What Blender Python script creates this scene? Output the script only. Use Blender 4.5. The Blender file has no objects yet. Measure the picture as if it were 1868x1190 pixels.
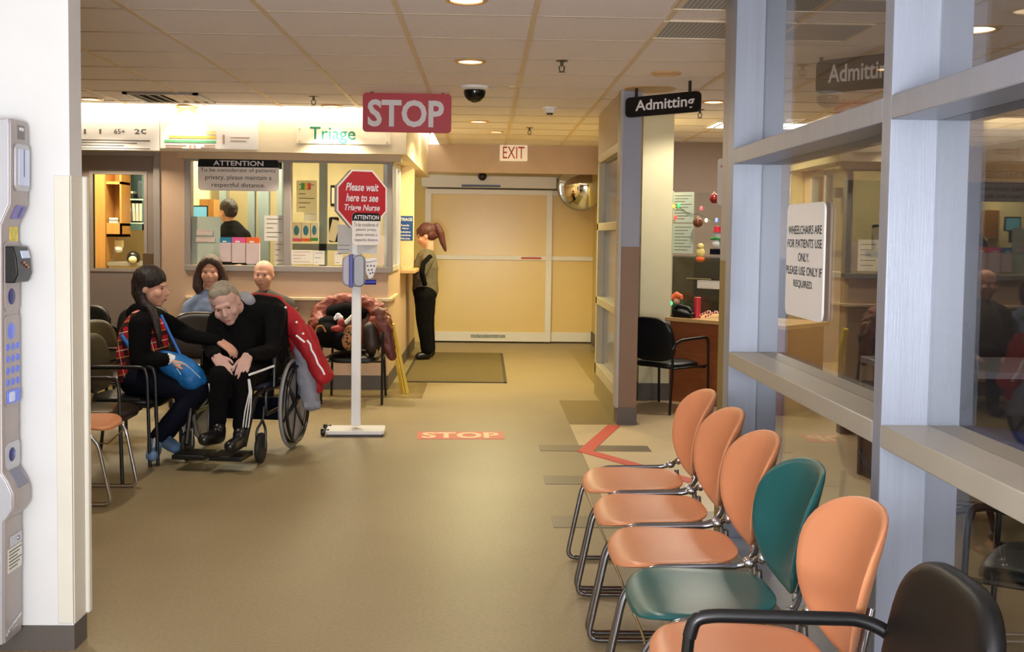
import bpy, bmesh, math, random
from mathutils import Vector, Matrix, Euler
random.seed(4)
SC = bpy.context.scene
COL = SC.collection
PI = math.pi
# ------------------------------------------------------------------ camera
F, CX, CY, EYE = 2000.0, 934.0, 540.0, 1.5
def _rot():
    y = Vector(((885 - CX) / F, -(428 - CY) / F, -1)).normalized()
    z = Vector((math.sin(.012), math.cos(.012), 0)); z = (z - y * z.dot(y)).normalized()
    x = y.cross(z)
    return Matrix((x, y, z))            # camera -> world
RW = _rot()
cam = bpy.data.cameras.new('camera'); cam_o = bpy.data.objects.new('camera', cam); COL.objects.link(cam_o)
cam.sensor_width = 36; cam.lens = 36 * F / 1868; cam.shift_y = (CY - 595) / 1868
cam.clip_start = .05; cam.clip_end = 100
cam_o.matrix_world = Matrix.Translation((0, 0, EYE)) @ RW.to_4x4()
SC.camera = cam_o
def ray(px, py): return RW @ Vector(((px - CX) / F, -(py - CY) / F, -1))
def at(px, py, Y):
    d = ray(px, py); p = d * (Y / d.y); return Vector((p.x, p.y, p.z + EYE))
def atz(px, py, z=0):
    d = ray(px, py); p = d * ((z - EYE) / d.z); return Vector((p.x, p.y, z))
def hit(px, py, p0, n):
    d = ray(px, py); o = Vector((0, 0, EYE)); t = (Vector(p0) - o).dot(n) / d.dot(n); return o + d * t
# ------------------------------------------------------------------ world, big lights, exposure
SC.view_settings.view_transform = 'Standard'; SC.view_settings.look = 'None'
SC.view_settings.exposure = 0.0; SC.view_settings.gamma = 1; SC.view_settings.use_curve_mapping = False
W = bpy.data.worlds.new('world'); SC.world = W; W.use_nodes = True
W.node_tree.nodes['Background'].inputs[0].default_value = (.93, .95, 1.0, 1)
W.node_tree.nodes['Background'].inputs[1].default_value = 2.7
CEIL = 2.645
def light(name, kind, loc, power, col, size=None, aim=None, parent=None, **k):
    d = bpy.data.lights.new(name, kind); d.energy = power; d.color = col
    o = bpy.data.objects.new(name, d); COL.objects.link(o); o.location = loc
    if kind == 'AREA':
        d.shape = 'RECTANGLE'; d.size, d.size_y = size
    if aim is not None:
        o.rotation_euler = (Vector(aim)).to_track_quat('-Z', 'Y').to_euler()
    for a, b in k.items(): setattr(d, a, b)
    if parent: o.parent = parent
    return o
COOL = (.93, .96, 1.0); WARM = (1, .85, .64); YEL = (1, .92, .50); NEU = (1, .92, .78)
# cool area light added behind the viewer in place of a camera flash
light('flash_fill', 'AREA', (0, -1.75, 1.25), 255, COOL, (1.2, 1.0), (0.0, 1, .95))
light('office_light', 'AREA', (-2.3, 12.0, 2.6), 66, (1, .88, .62), (1.6, .6), (0, 0, -1))
light('store_light', 'AREA', (-4.0, 11.6, 2.6), 75, (1, .86, .62), (.9, .5), (0, 0, -1))
light('admitting_light', 'AREA', (2.4, 10.8, 2.62), 44, NEU, (1.2, 1.0), (0, 0, -1))
# ------------------------------------------------------------------ materials
def lin(c):
    return tuple(((v / 255) / 12.92 if v / 255 <= .04045 else ((v / 255 + .055) / 1.055) ** 2.4) for v in c)
_M = {}
def M(name, rgb, rough=.5, metal=0, var=.05, vs=6, bump=0, bs=60, coat=0, emit=0, spec=.5, stretch=None):
    if name in _M: return _M[name]
    m = bpy.data.materials.new(name); m.use_nodes = True; _M[name] = m
    nt = m.node_tree; b = nt.nodes['Principled BSDF']; L = nt.links
    c = lin(rgb)
    tc = nt.nodes.new('ShaderNodeTexCoord'); mp = nt.nodes.new('ShaderNodeMapping')
    L.new(tc.outputs['Object'], mp.inputs[0])
    if stretch: mp.inputs['Scale'].default_value = stretch
    n = nt.nodes.new('ShaderNodeTexNoise'); n.inputs['Scale'].default_value = vs; n.inputs['Detail'].default_value = 4
    L.new(mp.outputs[0], n.inputs['Vector'])
    r = nt.nodes.new('ShaderNodeValToRGB')
    r.color_ramp.elements[0].position = .3; r.color_ramp.elements[1].position = .7
    r.color_ramp.elements[0].color = tuple(max(0, v * (1 - var)) for v in c) + (1,)
    r.color_ramp.elements[1].color = tuple(min(1, v * (1 + var)) for v in c) + (1,)
    L.new(n.outputs[0], r.inputs[0]); L.new(r.outputs[0], b.inputs['Base Color'])
    b.inputs['Roughness'].default_value = rough; b.inputs['Metallic'].default_value = metal
    b.inputs['Specular IOR Level'].default_value = spec
    if coat: b.inputs['Coat Weight'].default_value = coat; b.inputs['Coat Roughness'].default_value = .12
    if emit:
        L.new(r.outputs[0], b.inputs['Emission Color']); b.inputs['Emission Strength'].default_value = emit
    if bump:
        n2 = nt.nodes.new('ShaderNodeTexNoise'); n2.inputs['Scale'].default_value = bs; n2.inputs['Detail'].default_value = 3
        L.new(mp.outputs[0], n2.inputs['Vector'])
        bp = nt.nodes.new('ShaderNodeBump'); bp.inputs['Strength'].default_value = bump; bp.inputs['Distance'].default_value = .01
        L.new(n2.outputs[0], bp.inputs['Height']); L.new(bp.outputs[0], b.inputs['Normal'])
    return m
def glass(name, tint=(.93, .95, .93), k=1.0):
    m = bpy.data.materials.new(name); m.use_nodes = True; nt = m.node_tree; nt.nodes.clear(); L = nt.links
    o = nt.nodes.new('ShaderNodeOutputMaterial'); mx = nt.nodes.new('ShaderNodeMixShader')
    t = nt.nodes.new('ShaderNodeBsdfTransparent'); t.inputs[0].default_value = tint + (1,)
    g = nt.nodes.new('ShaderNodeBsdfGlossy'); g.inputs['Roughness'].default_value = .01
    lw = nt.nodes.new('ShaderNodeLayerWeight'); lw.inputs[0].default_value = .5
    p = nt.nodes.new('ShaderNodeMath'); p.operation = 'POWER'; p.inputs[1].default_value = 5
    q = nt.nodes.new('ShaderNodeMath'); q.operation = 'MULTIPLY_ADD'; q.inputs[1].default_value = .96 * k; q.inputs[2].default_value = .035
    L.new(lw.outputs['Facing'], p.inputs[0]); L.new(p.outputs[0], q.inputs[0]); L.new(q.outputs[0], mx.inputs[0])
    L.new(t.outputs[0], mx.inputs[1]); L.new(g.outputs[0], mx.inputs[2]); L.new(mx.outputs[0], o.inputs[0])
    return m
def plaid(name):
    m = M(name, (170, 22, 30), .85); nt = m.node_tree; L = nt.links; b = nt.nodes['Principled BSDF']
    tc = nt.nodes.new('ShaderNodeTexCoord'); sp = nt.nodes.new('ShaderNodeSeparateXYZ')
    rot = nt.nodes.new('ShaderNodeMapping'); rot.inputs['Rotation'].default_value = (0, .25, 0)
    L.new(tc.outputs['Object'], rot.inputs[0]); L.new(rot.outputs[0], sp.inputs[0])
    def stripe(sock, period, lo, off=0.0):
        a = nt.nodes.new('ShaderNodeMath'); a.operation = 'MULTIPLY_ADD'; a.inputs[1].default_value = 1 / period; a.inputs[2].default_value = off
        f = nt.nodes.new('ShaderNodeMath'); f.operation = 'FRACT'
        g = nt.nodes.new('ShaderNodeMath'); g.operation = 'LESS_THAN'; g.inputs[1].default_value = lo
        L.new(sock, a.inputs[0]); L.new(a.outputs[0], f.inputs[0]); L.new(f.outputs[0], g.inputs[0]); return g.outputs[0]
    def mix(fac, c1, c2):
        x = nt.nodes.new('ShaderNodeMix'); x.data_type = 'RGBA'
        L.new(fac, x.inputs[0])
        if isinstance(c1, tuple): x.inputs[6].default_value = c1 + (1,)
        else: L.new(c1, x.inputs[6])
        x.inputs[7].default_value = c2 + (1,); return x.outputs[2]
    c = mix(stripe(sp.outputs[0], .11, .28), lin((190, 20, 32)), lin((60, 12, 18)))
    c = mix(stripe(sp.outputs[2], .11, .26, .2), c, lin((66, 12, 20)))
    c = mix(stripe(sp.outputs[0], .11, .05, .3), c, lin((235, 215, 190)))
    c = mix(stripe(sp.outputs[2], .11, .05, .5), c, lin((235, 215, 190)))
    c = mix(stripe(sp.outputs[2], .11, .03, .9), c, lin((215, 190, 70)))
    L.new(c, b.inputs['Base Color']); return m
def stripes_mat(name, c1, c2, period, axis, frac=.5, rough=.5):
    m = M(name, c1, rough); nt = m.node_tree; L = nt.links; b = nt.nodes['Principled BSDF']
    tc = nt.nodes.new('ShaderNodeTexCoord'); sp = nt.nodes.new('ShaderNodeSeparateXYZ'); L.new(tc.outputs['Object'], sp.inputs[0])
    a = nt.nodes.new('ShaderNodeMath'); a.operation = 'MULTIPLY'; a.inputs[1].default_value = 1 / period
    f = nt.nodes.new('ShaderNodeMath'); f.operation = 'FRACT'; g = nt.nodes.new('ShaderNodeMath'); g.operation = 'LESS_THAN'; g.inputs[1].default_value = frac
    L.new(sp.outputs[axis], a.inputs[0]); L.new(a.outputs[0], f.inputs[0]); L.new(f.outputs[0], g.inputs[0])
    x = nt.nodes.new('ShaderNodeMix'); x.data_type = 'RGBA'; L.new(g.outputs[0], x.inputs[0])
    x.inputs[6].default_value = lin(c1) + (1,); x.inputs[7].default_value = lin(c2) + (1,); L.new(x.outputs[2], b.inputs['Base Color'])
    return m
def leopard(name):
    m = M(name, (150, 100, 60), .8); nt = m.node_tree; L = nt.links; b = nt.nodes['Principled BSDF']
    v = nt.nodes.new('ShaderNodeTexVoronoi'); v.inputs['Scale'].default_value = 38
    tc = nt.nodes.new('ShaderNodeTexCoord'); L.new(tc.outputs['Object'], v.inputs['Vector'])
    r = nt.nodes.new('ShaderNodeValToRGB'); r.color_ramp.elements[0].color = lin((40, 22, 16)) + (1,); r.color_ramp.elements[1].color = lin((170, 120, 75)) + (1,)
    r.color_ramp.elements[0].position = .35; r.color_ramp.elements[1].position = .45
    L.new(v.outputs[0], r.inputs[0]); L.new(r.outputs[0], b.inputs['Base Color']); return m
white_wall = M('white_paint', (224, 223, 221), .6, var=.02, bump=.04, bs=120)
cream_plastic = M('cream_plastic', (226, 220, 204), .45, var=.03, vs=3)
tri_wall = M('pink_beige_paint', (206, 176, 148), .6, var=.02)
beige_wall = M('beige_paint', (190, 172, 150), .6, var=.02)
cream_wall = M('cream_paint', (222, 212, 172), .6, var=.02)
taupe_wall = M('taupe_paint', (158, 140, 130), .6, var=.02)
yellow_wall = M('yellow_paint', (214, 190, 120), .6, var=.02)
base_dark = M('dark_rubber_base', (92, 84, 78), .6)
door_grey = M('grey_door_paint', (146, 132, 124), .5, var=.02)
frame_grey = M('grey_frame_paint', (160, 152, 146), .45, var=.02)
part_grey = M('brushed_grey_aluminium', (152, 158, 172), .36, metal=.25, var=.05, vs=30, stretch=(1, 1, .04), bump=.05, bs=200)
sill_grey = M('grey_sill', (176, 168, 152), .4, var=.03)
brown_panel = M('brown_wainscot', (126, 96, 72), .55, var=.03)
blue_grey = M('blue_grey_paint', (140, 140, 152), .5, var=.02)
ceil_tile = M('ceiling_tile', (242, 236, 240), .9, var=.03, vs=60, bump=.15, bs=300)
ceil_grid = M('ceiling_grid', (224, 206, 180), .5, var=.02)
black_plastic = M('black_vinyl', (11, 10, 10), .42, var=.1, bump=.05, bs=250)
black_metal = M('black_metal', (20, 19, 19), .3, var=.05)
chrome = M('chrome', (205, 205, 208), .12, metal=1, var=.02)
dark_chrome = M('dark_chrome', (150, 150, 155), .18, metal=1, var=.02)
peach = M('peach_plastic', (217, 143, 100), .34, var=.04, vs=4, bump=.03, bs=180)
teal = M('teal_plastic', (30, 92, 92), .30, var=.08, vs=4, bump=.03, bs=180)
peach_back = M('peach_shell_back', (120, 74, 60), .4, var=.05)
white_paint = M('white_enamel', (238, 236, 234), .4, var=.01)
white_sign = M('white_sign', (242, 234, 226), .5, var=.01)
black_sign = M('black_sign', (10, 10, 12), .6, var=.05, spec=.3)
red_sign = M('red_sign', (196, 28, 36), .45, var=.04)
stop_red = M('stop_red', (184, 36, 50), .45, var=.04)
grey_letter = M('light_letter', (228, 224, 228), .5, var=.01)
navy_text = M('navy_print', (20, 22, 40), .6)
grey_text = M('grey_print', (95, 92, 92), .6)
green_text = M('green_lettering', (26, 120, 92), .5)
blue_sign = M('blue_sign', (22, 70, 150), .5)
paper = M('paper', (232, 228, 214), .8, var=.02)
paper_green = M('pale_green_paper', (196, 208, 190), .8, var=.02)
wood = M('golden_wood', (190, 138, 70), .45, var=.14, vs=7, stretch=(8, 8, .6))
wood_red = M('brown_wood', (160, 92, 52), .4, var=.16, vs=7, stretch=(1, 1, 9))
wood_top = M('wood_edge', (214, 170, 112), .4, var=.1, vs=9, stretch=(1, 6, 6))
skin = M('skin', (214, 160, 134), .55, var=.05, vs=25)
skin_pale = M('pale_skin', (206, 164, 150), .55, var=.05, vs=25)
lip = M('lip', (170, 95, 85), .5)
hair_dark = M('dark_brown_hair', (32, 18, 16), .5, var=.4, vs=60, stretch=(1, 1, .15), bump=.9, bs=90)
hair_brown = M('brown_hair', (70, 48, 36), .5, var=.4, vs=60, stretch=(1, 1, .15), bump=.9, bs=90)
hair_red = M('auburn_hair', (78, 34, 30), .5, var=.4, vs=60, stretch=(1, 1, .15), bump=.9, bs=90)
hair_grey = M('grey_hair', (150, 138, 120), .6, var=.2, vs=40)
eye_m = M('eye', (92, 66, 56), .4)
black_cloth = M('black_cloth', (10, 9, 10), .9, var=.2, vs=14, bump=.3, bs=30, spec=.15)
navy_cloth = M('navy_cloth', (15, 17, 31), .85, var=.15, vs=14, bump=.2, bs=30, spec=.15)
denim = M('light_denim', (112, 128, 158), .85, var=.15, vs=12, bump=.3, bs=40)
grey_shirt = M('grey_tee', (84, 80, 70), .85, var=.1, vs=12, bump=.3, bs=30)
olive_cloth = M('olive_cloth', (104, 94, 74), .85, var=.18, vs=14, bump=.3, bs=30)
red_cloth = M('red_jacket', (176, 22, 34), .7, var=.12, vs=10, bump=.3, bs=25)
grey_cloth = M('grey_fleece', (150, 150, 160), .9, var=.12, vs=10, bump=.4, bs=40)
puffer = M('rust_puffer', (136, 66, 46), .45, var=.18, vs=12, bump=.35, bs=28)
puffer_dark = M('maroon_puffer_sleeve', (96, 44, 34), .5, var=.18, vs=12, bump=.3, bs=28)
blue_bag = M('blue_nylon', (26, 110, 178), .5, var=.12, vs=9, bump=.25, bs=30)
shoe_blue = M('blue_sneaker', (108, 140, 178), .7, var=.12, vs=20, bump=.2, bs=80)
shoe_black = M('black_leather', (24, 22, 22), .3, var=.1)
tyre_grey = M('grey_tyre', (150, 148, 146), .6)
yellow_pl = M('yellow_plastic', (228, 190, 50), .4)
reflective = M('reflective_tape', (250, 250, 250), .4, emit=0)
silver = M('silver_panel', (196, 196, 200), .38, metal=.5, var=.04, vs=3)
silver_dark = M('brushed_taupe_panel', (178, 168, 164), .4, metal=.35, var=.04, vs=30, stretch=(1, 1, .05))
blue_btn = M('blue_lit_button', (92, 110, 200), .3, emit=.35)
blue_dark = M('dark_blue_ring', (48, 50, 120), .4)
screen_l = M('pale_screen', (190, 200, 225), .2, emit=.2)
screen_cy = M('cyan_screen', (120, 200, 220), .3, emit=.8)
red_tape = M('red_tape', (206, 66, 44), .6, var=.06)
mat_rug = M('olive_mat', (112, 96, 56), .95, var=.3, vs=90, bump=.6, bs=250)
film = M('tan_door_film', (224, 196, 132), .22, var=.02, vs=2, coat=.0, spec=.25)
door_white = M('white_door_aluminium', (226, 220, 208), .35, var=.02)
mirror_m = M('convex_mirror', (225, 225, 215), .02, metal=1, var=.01)
lamp_glow = M('lamp_glow', (255, 224, 170), .5, emit=4.0)
tube_glow = M('tube_glow', (255, 240, 212), .5, emit=9)
troffer_glow = M('troffer_glow', (255, 246, 226), .5, emit=5)
lamp_off = M('unlit_lens', (226, 196, 150), .5)
brass_ring = M('warm_ring', (216, 176, 128), .4, metal=.3)
smoked = M('smoked_dome', (14, 13, 14), .08)
clear = glass('clear_glass')
clear_part = glass('partition_glass', (.9, .9, .9))
grille = stripes_mat('prismatic_grille', (176, 178, 184), (140, 142, 150), .024, 0, .5)
teal_shelf = M('teal_shelf', (70, 100, 98), .5)
binder_w = M('pale_binder', (205, 205, 190), .6); binder_b = M('blue_binder', (86, 100, 130), .6); binder_k = M('dark_binder', (40, 44, 52), .6)
blue_frame = M('blue_grey_inner_frame', (132, 146, 150), .5)
off_white = M('office_cream', (226, 214, 170), .7)
pink_p = M('pink_card', (222, 90, 150), .6); orange_p = M('orange_card', (236, 108, 50), .6); cyan_p = M('blue_card', (40, 130, 172), .6)
lilac_p = M('lilac_card', (216, 196, 196), .7)
red_pl = M('red_plastic', (206, 44, 60), .4); green_pl = M('green_plastic', (60, 150, 70), .5)
clear_grey = M('smoky_dispenser', (140, 140, 146), .3); royal = M('royal_blue_plastic', (34, 40, 150), .35)
lilac_grey = M('lilac_grey_plastic', (178, 172, 186), .4)
leo = leopard('leopard_print'); plaid_m = plaid('red_plaid')
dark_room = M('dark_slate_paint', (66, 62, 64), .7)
# ------------------------------------------------------------------ mesh helpers
class MB:
    def __init__(s): s.bm = bmesh.new(); s.mi = 0
    def _add(s, verts, faces, smooth=True):
        vs = [s.bm.verts.new(v) for v in verts]
        for f in faces:
            try: q = s.bm.faces.new([vs[i] for i in f]); q.material_index = s.mi; q.smooth = smooth
            except ValueError: pass
        return vs
    def box(s, c, d, rz=0, rot=None):
        c = Vector(c); R = rot or Matrix.Rotation(rz, 3, 'Z')
        v = [c + R @ Vector((x * d[0] / 2, y * d[1] / 2, z * d[2] / 2)) for x in (-1, 1) for y in (-1, 1) for z in (-1, 1)]
        s._add(v, [(0, 1, 3, 2), (4, 6, 7, 5), (0, 4, 5, 1), (2, 3, 7, 6), (0, 2, 6, 4), (1, 5, 7, 3)], False); return s
    def bb(s, x0, x1, y0, y1, z0, z1): return s.box(((x0 + x1) / 2, (y0 + y1) / 2, (z0 + z1) / 2), (x1 - x0, y1 - y0, z1 - z0))
    def tube(s, pts, r, n=10, closed=False, caps=True):
        pts = [Vector(p) for p in pts]; N = len(pts); rs = r if isinstance(r, (list, tuple)) else [r] * N
        rings = []; prev = None
        for i, p in enumerate(pts):
            a = pts[(i - 1) % N] if (closed or i > 0) else p; b = pts[(i + 1) % N] if (closed or i < N - 1) else p
            t = (b - a); t = t.normalized() if t.length > 1e-9 else Vector((0, 0, 1))
            if prev is None:
                u = t.cross(Vector((0, 0, 1)) if abs(t.z) < .9 else Vector((1, 0, 0))).normalized()
            else:
                u = (prev - t * prev.dot(t)); u = u.normalized() if u.length > 1e-9 else t.orthogonal().normalized()
            prev = u; w = t.cross(u)
            rings.append([p + (u * math.cos(2 * PI * k / n) + w * math.sin(2 * PI * k / n)) * rs[i] for k in range(n)])
        v = [q for r_ in rings for q in r_]; f = []
        for i in range(N if closed else N - 1):
            j = (i + 1) % N
            for k in range(n): f.append((i * n + k, i * n + (k + 1) % n, j * n + (k + 1) % n, j * n + k))
        if caps and not closed:
            f.append(tuple(range(n - 1, -1, -1))); f.append(tuple((N - 1) * n + k for k in range(n)))
        s._add(v, f); return s
    def lathe(s, prof, c=(0, 0, 0), n=28, axis='Z', rot=None):
        c = Vector(c); R = rot or {'Z': Matrix.Identity(3), 'Y': Matrix.Rotation(PI / 2, 3, 'X'), 'X': Matrix.Rotation(PI / 2, 3, 'Y')}[axis]
        v = []; f = []
        for (r, h) in prof:
            for k in range(n): v.append(c + R @ Vector((r * math.cos(2 * PI * k / n), r * math.sin(2 * PI * k / n), h)))
        for i in range(len(prof) - 1):
            for k in range(n): f.append((i * n + k, i * n + (k + 1) % n, (i + 1) * n + (k + 1) % n, (i + 1) * n + k))
        if prof[0][0] > 1e-6: f.append(tuple(range(n - 1, -1, -1)))
        if prof[-1][0] > 1e-6: f.append(tuple((len(prof) - 1) * n + k for k in range(n)))
        s._add(v, f); return s
    def prism(s, poly, h0, h1, plane='XZ', smooth=False):
        # poly in the given plane, extruded h0..h1 along the remaining axis
        def P(a, b, h): return {'XZ': (a, h, b), 'XY': (a, b, h), 'YZ': (h, a, b)}[plane]
        n = len(poly); v = [P(a, b, h0) for a, b in poly] + [P(a, b, h1) for a, b in poly]
        f = [tuple(range(n)), tuple(range(2 * n - 1, n - 1, -1))] + [(i, i + n, (i + 1) % n + n, (i + 1) % n) for i in range(n)]
        s._add(v, f, smooth); return s
    def ell(s, c, r, rot=None, sub=3):
        R = (rot or Matrix.Identity(3)).to_4x4()
        m = Matrix.Translation(c) @ R @ Matrix.Diagonal((r[0], r[1], r[2], 1))
        k = bmesh.ops.create_icosphere(s.bm, subdivisions=sub, radius=1, matrix=m)
        for v in k['verts']:
            for f in v.link_faces: f.smooth = True; f.material_index = s.mi
        return s
    def grid(s, fn, nu, nv):
        v = [fn(i / nu, j / nv) for i in range(nu + 1) for j in range(nv + 1)]
        f = [(i * (nv + 1) + j, (i + 1) * (nv + 1) + j, (i + 1) * (nv + 1) + j + 1, i * (nv + 1) + j + 1) for i in range(nu) for j in range(nv)]
        s._add(v, f); return s
    def done(s, name, mat, parent=None, world=False, bevel=0, mods=None, angle=40):
        bmesh.ops.recalc_face_normals(s.bm, faces=s.bm.faces)
        if world and parent is not None:
            s.bm.transform(parent.matrix_basis.inverted())
        me = bpy.data.meshes.new(name); s.bm.to_mesh(me); s.bm.free()
        for m in (mat if isinstance(mat, (list, tuple)) else [mat]): me.materials.append(m)
        try: me.set_sharp_from_angle(angle=math.radians(angle))
        except Exception: pass
        o = bpy.data.objects.new(name, me); COL.objects.link(o)
        if parent is not None: o.parent = parent
        if bevel:
            b = o.modifiers.new('b', 'BEVEL'); b.width = bevel; b.segments = 2; b.limit_method = 'ANGLE'
        return o
def tag(o, label=None, cat=None, group=None, kind=None):
    for k, v in (('label', label), ('category', cat), ('group', group), ('kind', kind)):
        if v: o[k] = v
    return o
def thing(name, label, cat, loc=(0, 0, 0), rz=0, group=None, kind=None):
    o = bpy.data.objects.new(name, None); COL.objects.link(o); o.empty_display_size = .1
    o.location = loc; o.rotation_euler = (0, 0, rz)
    o.matrix_basis = Matrix.Translation(loc) @ Matrix.Rotation(rz, 4, 'Z')
    return tag(o, label, cat, group, kind)
def dup(r, loc, rz=0, label=None, group=None, mats=None):
    def cp(o, p):
        c = o.copy(); COL.objects.link(c)
        if p is not None: c.parent = p
        for ch in list(o.children): cp(ch, c)
        return c
    c = cp(r, None); c.location = loc; c.rotation_euler = (0, 0, rz)
    if label: c['label'] = label
    if group: c['group'] = group
    return c
def struct(o): o['kind'] = 'structure'; return o
def rrect(w, h, r, n=5, cx=0, cz=0):
    p = []
    for sx, sz, a0 in ((1, 1, 0), (-1, 1, 90), (-1, -1, 180), (1, -1, 270)):
        for k in range(n + 1):
            a = math.radians(a0 + 90 * k / n); p.append((cx + sx * (w / 2 - r) + r * math.cos(a), cz + sz * (h / 2 - r) + r * math.sin(a)))
    return p
def fillet(pts, r, n=5, closed=False):
    pts = [Vector(p) for p in pts]; out = []; N = len(pts)
    for i, p in enumerate(pts):
        if not closed and i in (0, N - 1): out.append(p); continue
        a, b = pts[(i - 1) % N] - p, pts[(i + 1) % N] - p; d = min(r, a.length * .45, b.length * .45)
        A, B = p + a.normalized() * d, p + b.normalized() * d
        for k in range(n + 1):
            t = k / n; out.append(A * (1 - t) ** 2 + p * 2 * t * (1 - t) + B * t * t)
    return out
def text_into(mb, s, cx, cz, w, h, y=-.001, bold=.012, shear=0):
    c = bpy.data.curves.new('t', 'FONT'); c.body = s; c.offset = bold; c.shear = shear; c.resolution_u = 3; c.fill_mode = 'FRONT'
    o = bpy.data.objects.new('t', c); COL.objects.link(o)
    dg = bpy.context.evaluated_depsgraph_get(); dg.update(); me = bpy.data.meshes.new_from_object(o.evaluated_get(dg))
    vs = [v.co.copy() for v in me.vertices]; fs = [tuple(p.vertices) for p in me.polygons]
    bpy.data.objects.remove(o); bpy.data.curves.remove(c); bpy.data.meshes.remove(me)
    if not vs: return
    x0, x1 = min(v.x for v in vs), max(v.x for v in vs); y0, y1 = min(v.y for v in vs), max(v.y for v in vs)
    kx = w / (x1 - x0); ky = h / (y1 - y0)
    mb._add([((v.x - (x0 + x1) / 2) * kx + cx, y, (v.y - (y0 + y1) / 2) * ky + cz) for v in vs], fs, False)
def letters(parent, lines, mat, y=-.001, bold=.012, name='lettering', shear=0):
    mb = MB()
    for ln in lines: text_into(mb, *ln, y=y, bold=bold, shear=shear)
    # keep the faces turned to the reader (-Y)
    me = bpy.data.meshes.new(name); mb.bm.normal_update()
    for f in mb.bm.faces:
        if f.normal.y > 0: f.normal_flip()
    mb.bm.to_mesh(me); mb.bm.free(); me.materials.append(mat)
    o = bpy.data.objects.new(name, me); COL.objects.link(o); o.parent = parent; return o
def box_obj(name, mat, x0, x1, y0, y1, z0, z1, parent=None, bevel=0, world=False):
    return MB().bb(x0, x1, y0, y1, z0, z1).done(name, mat, parent, world, bevel)
def wall(name, mat, x0, x1, y0, y1, z0, z1, bevel=0): return struct(box_obj(name, mat, x0, x1, y0, y1, z0, z1, None, bevel))
# ------------------------------------------------------------------ the shell
def floor_mat():
    m = M('vinyl_floor', (156, 138, 102), .42, var=.06, vs=1.2, bump=.02, bs=30, spec=.4); nt = m.node_tree; L = nt.links; b = nt.nodes['Principled BSDF']
    ramp = [n for n in nt.nodes if n.type == 'VALTORGB'][0]
    tc = nt.nodes.new('ShaderNodeTexCoord')
    n = nt.nodes.new('ShaderNodeTexNoise'); n.inputs['Scale'].default_value = 60; n.inputs['Detail'].default_value = 6
    L.new(tc.outputs['Object'], n.inputs['Vector'])
    x = nt.nodes.new('ShaderNodeMix'); x.data_type = 'RGBA'; x.blend_type = 'MULTIPLY'; x.inputs[0].default_value = .35
    r2 = nt.nodes.new('ShaderNodeValToRGB'); r2.color_ramp.elements[0].color = (.55, .55, .55, 1); r2.color_ramp.elements[1].color = (1, 1, 1, 1)
    r2.color_ramp.elements[0].position = .3; r2.color_ramp.elements[1].position = .6
    L.new(n.outputs[0], r2.inputs[0]); L.new(ramp.outputs[0], x.inputs[6]); L.new(r2.outputs[0], x.inputs[7]); L.new(x.outputs[2], b.inputs['Base Color'])
    return m
wall('floor', floor_mat(), -6.2, 6.2, -2.2, 16, -.1, 0)
beige_v = M('beige_vinyl', (206, 184, 144), .42, var=.05, vs=3, spec=.4); dark_v = M('brown_vinyl', (126, 108, 66), .34, var=.06, vs=3, coat=.1)
dark_v2 = M('taupe_vinyl', (124, 112, 90), .34, var=.06, vs=3, coat=.1)
wall('trim_1', beige_v, .69, 5.9, 5.9, 8.63, -.02, .0012); wall('trim_2', dark_v, .69, 1.2, 8.63, 9.9, -.02, .0016)
wall('trim_3', dark_v, -5.9, -.56, 9.95, 10.5, -.02, .0012); wall('trim_4', dark_v, -1, -.56, 10.5, 11.0, -.02, .0012)
wall('trim_5', dark_v2, .40, 1.18, 7.55, 7.76, -.02, .003)
wall('trim_6', dark_v2, .38, 1.12, 6.53, 6.76, -.02, .003); wall('trim_7', dark_v2, .37, 1.12, 5.55, 5.78, -.02, .003)
wall('trim_8', dark_v, 1.12, 1.5, 9.9, 14.4, -.02, .0016)
wall('trim_9', beige_v, 1.25, 5.9, 8.63, 13.2, -.02, .0012)
# ceiling: three slabs leave the light slot in front of the triage bulkhead
SL0, SL1 = 10.13, 10.47
def cl(n, *a): return wall(n, ceil_tile, *a)
cl('ceiling', -6.2, 6.2, -2.2, SL0, CEIL, CEIL + .08)
cl('ceiling.001', -.60, 6.2, SL0, 16, CEIL, CEIL + .08)
cl('ceiling.002', -6.2, -.80, SL1 + .1, 16, CEIL, CEIL + .08)
wall('ceiling.003', white_wall, -6.2, -.55, SL0 - .1, 15, CEIL + .2, CEIL + .24)
mb = MB()
for k in range(-9, 9):
    x = .243 + .703 * k
    if x < -.6:
        mb.bb(x - .014, x + .014, -2.2, SL0, CEIL - .008, CEIL + .01)
    else: mb.bb(x - .014, x + .014, -2.2, 15.5, CEIL - .008, CEIL + .01)
struct(mb.done('trim_10', ceil_grid))
mb = MB(); gs = M('grid_shadow_line', (186, 168, 146), .6)
for k in range(-12, 15):
    y = 5.80 + .684 * k
    mb.bb(-6.2 if y < SL0 else -.6, 6.2, y - .006, y + .006, CEIL - .004, CEIL + .01)
struct(mb.done('trim_11', gs))
# outer walls
wall('wall_left', beige_wall, -6.2, -6, 3.97, 15, 0, CEIL); wall('wall_right', beige_wall, 6, 6.2, -2.2, 16, 0, CEIL)
fr = thing('window_4', None, None, (0, -2.0, 0)); struct(fr)  # unseen entrance frame, added behind the flash stand-in light
mb = MB()
for x in (-1.95, -1.0, 0, 1.0, 1.95, 3, 4, 5, 6): mb.bb(x - .03, x + .03, -.05, .05, 0, CEIL)
for z in (.05, 2.3): mb.bb(-1.95, 6, -.05, .05, z - .03, z + .03)
mb.done('window_frame', part_grey, fr)
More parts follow.
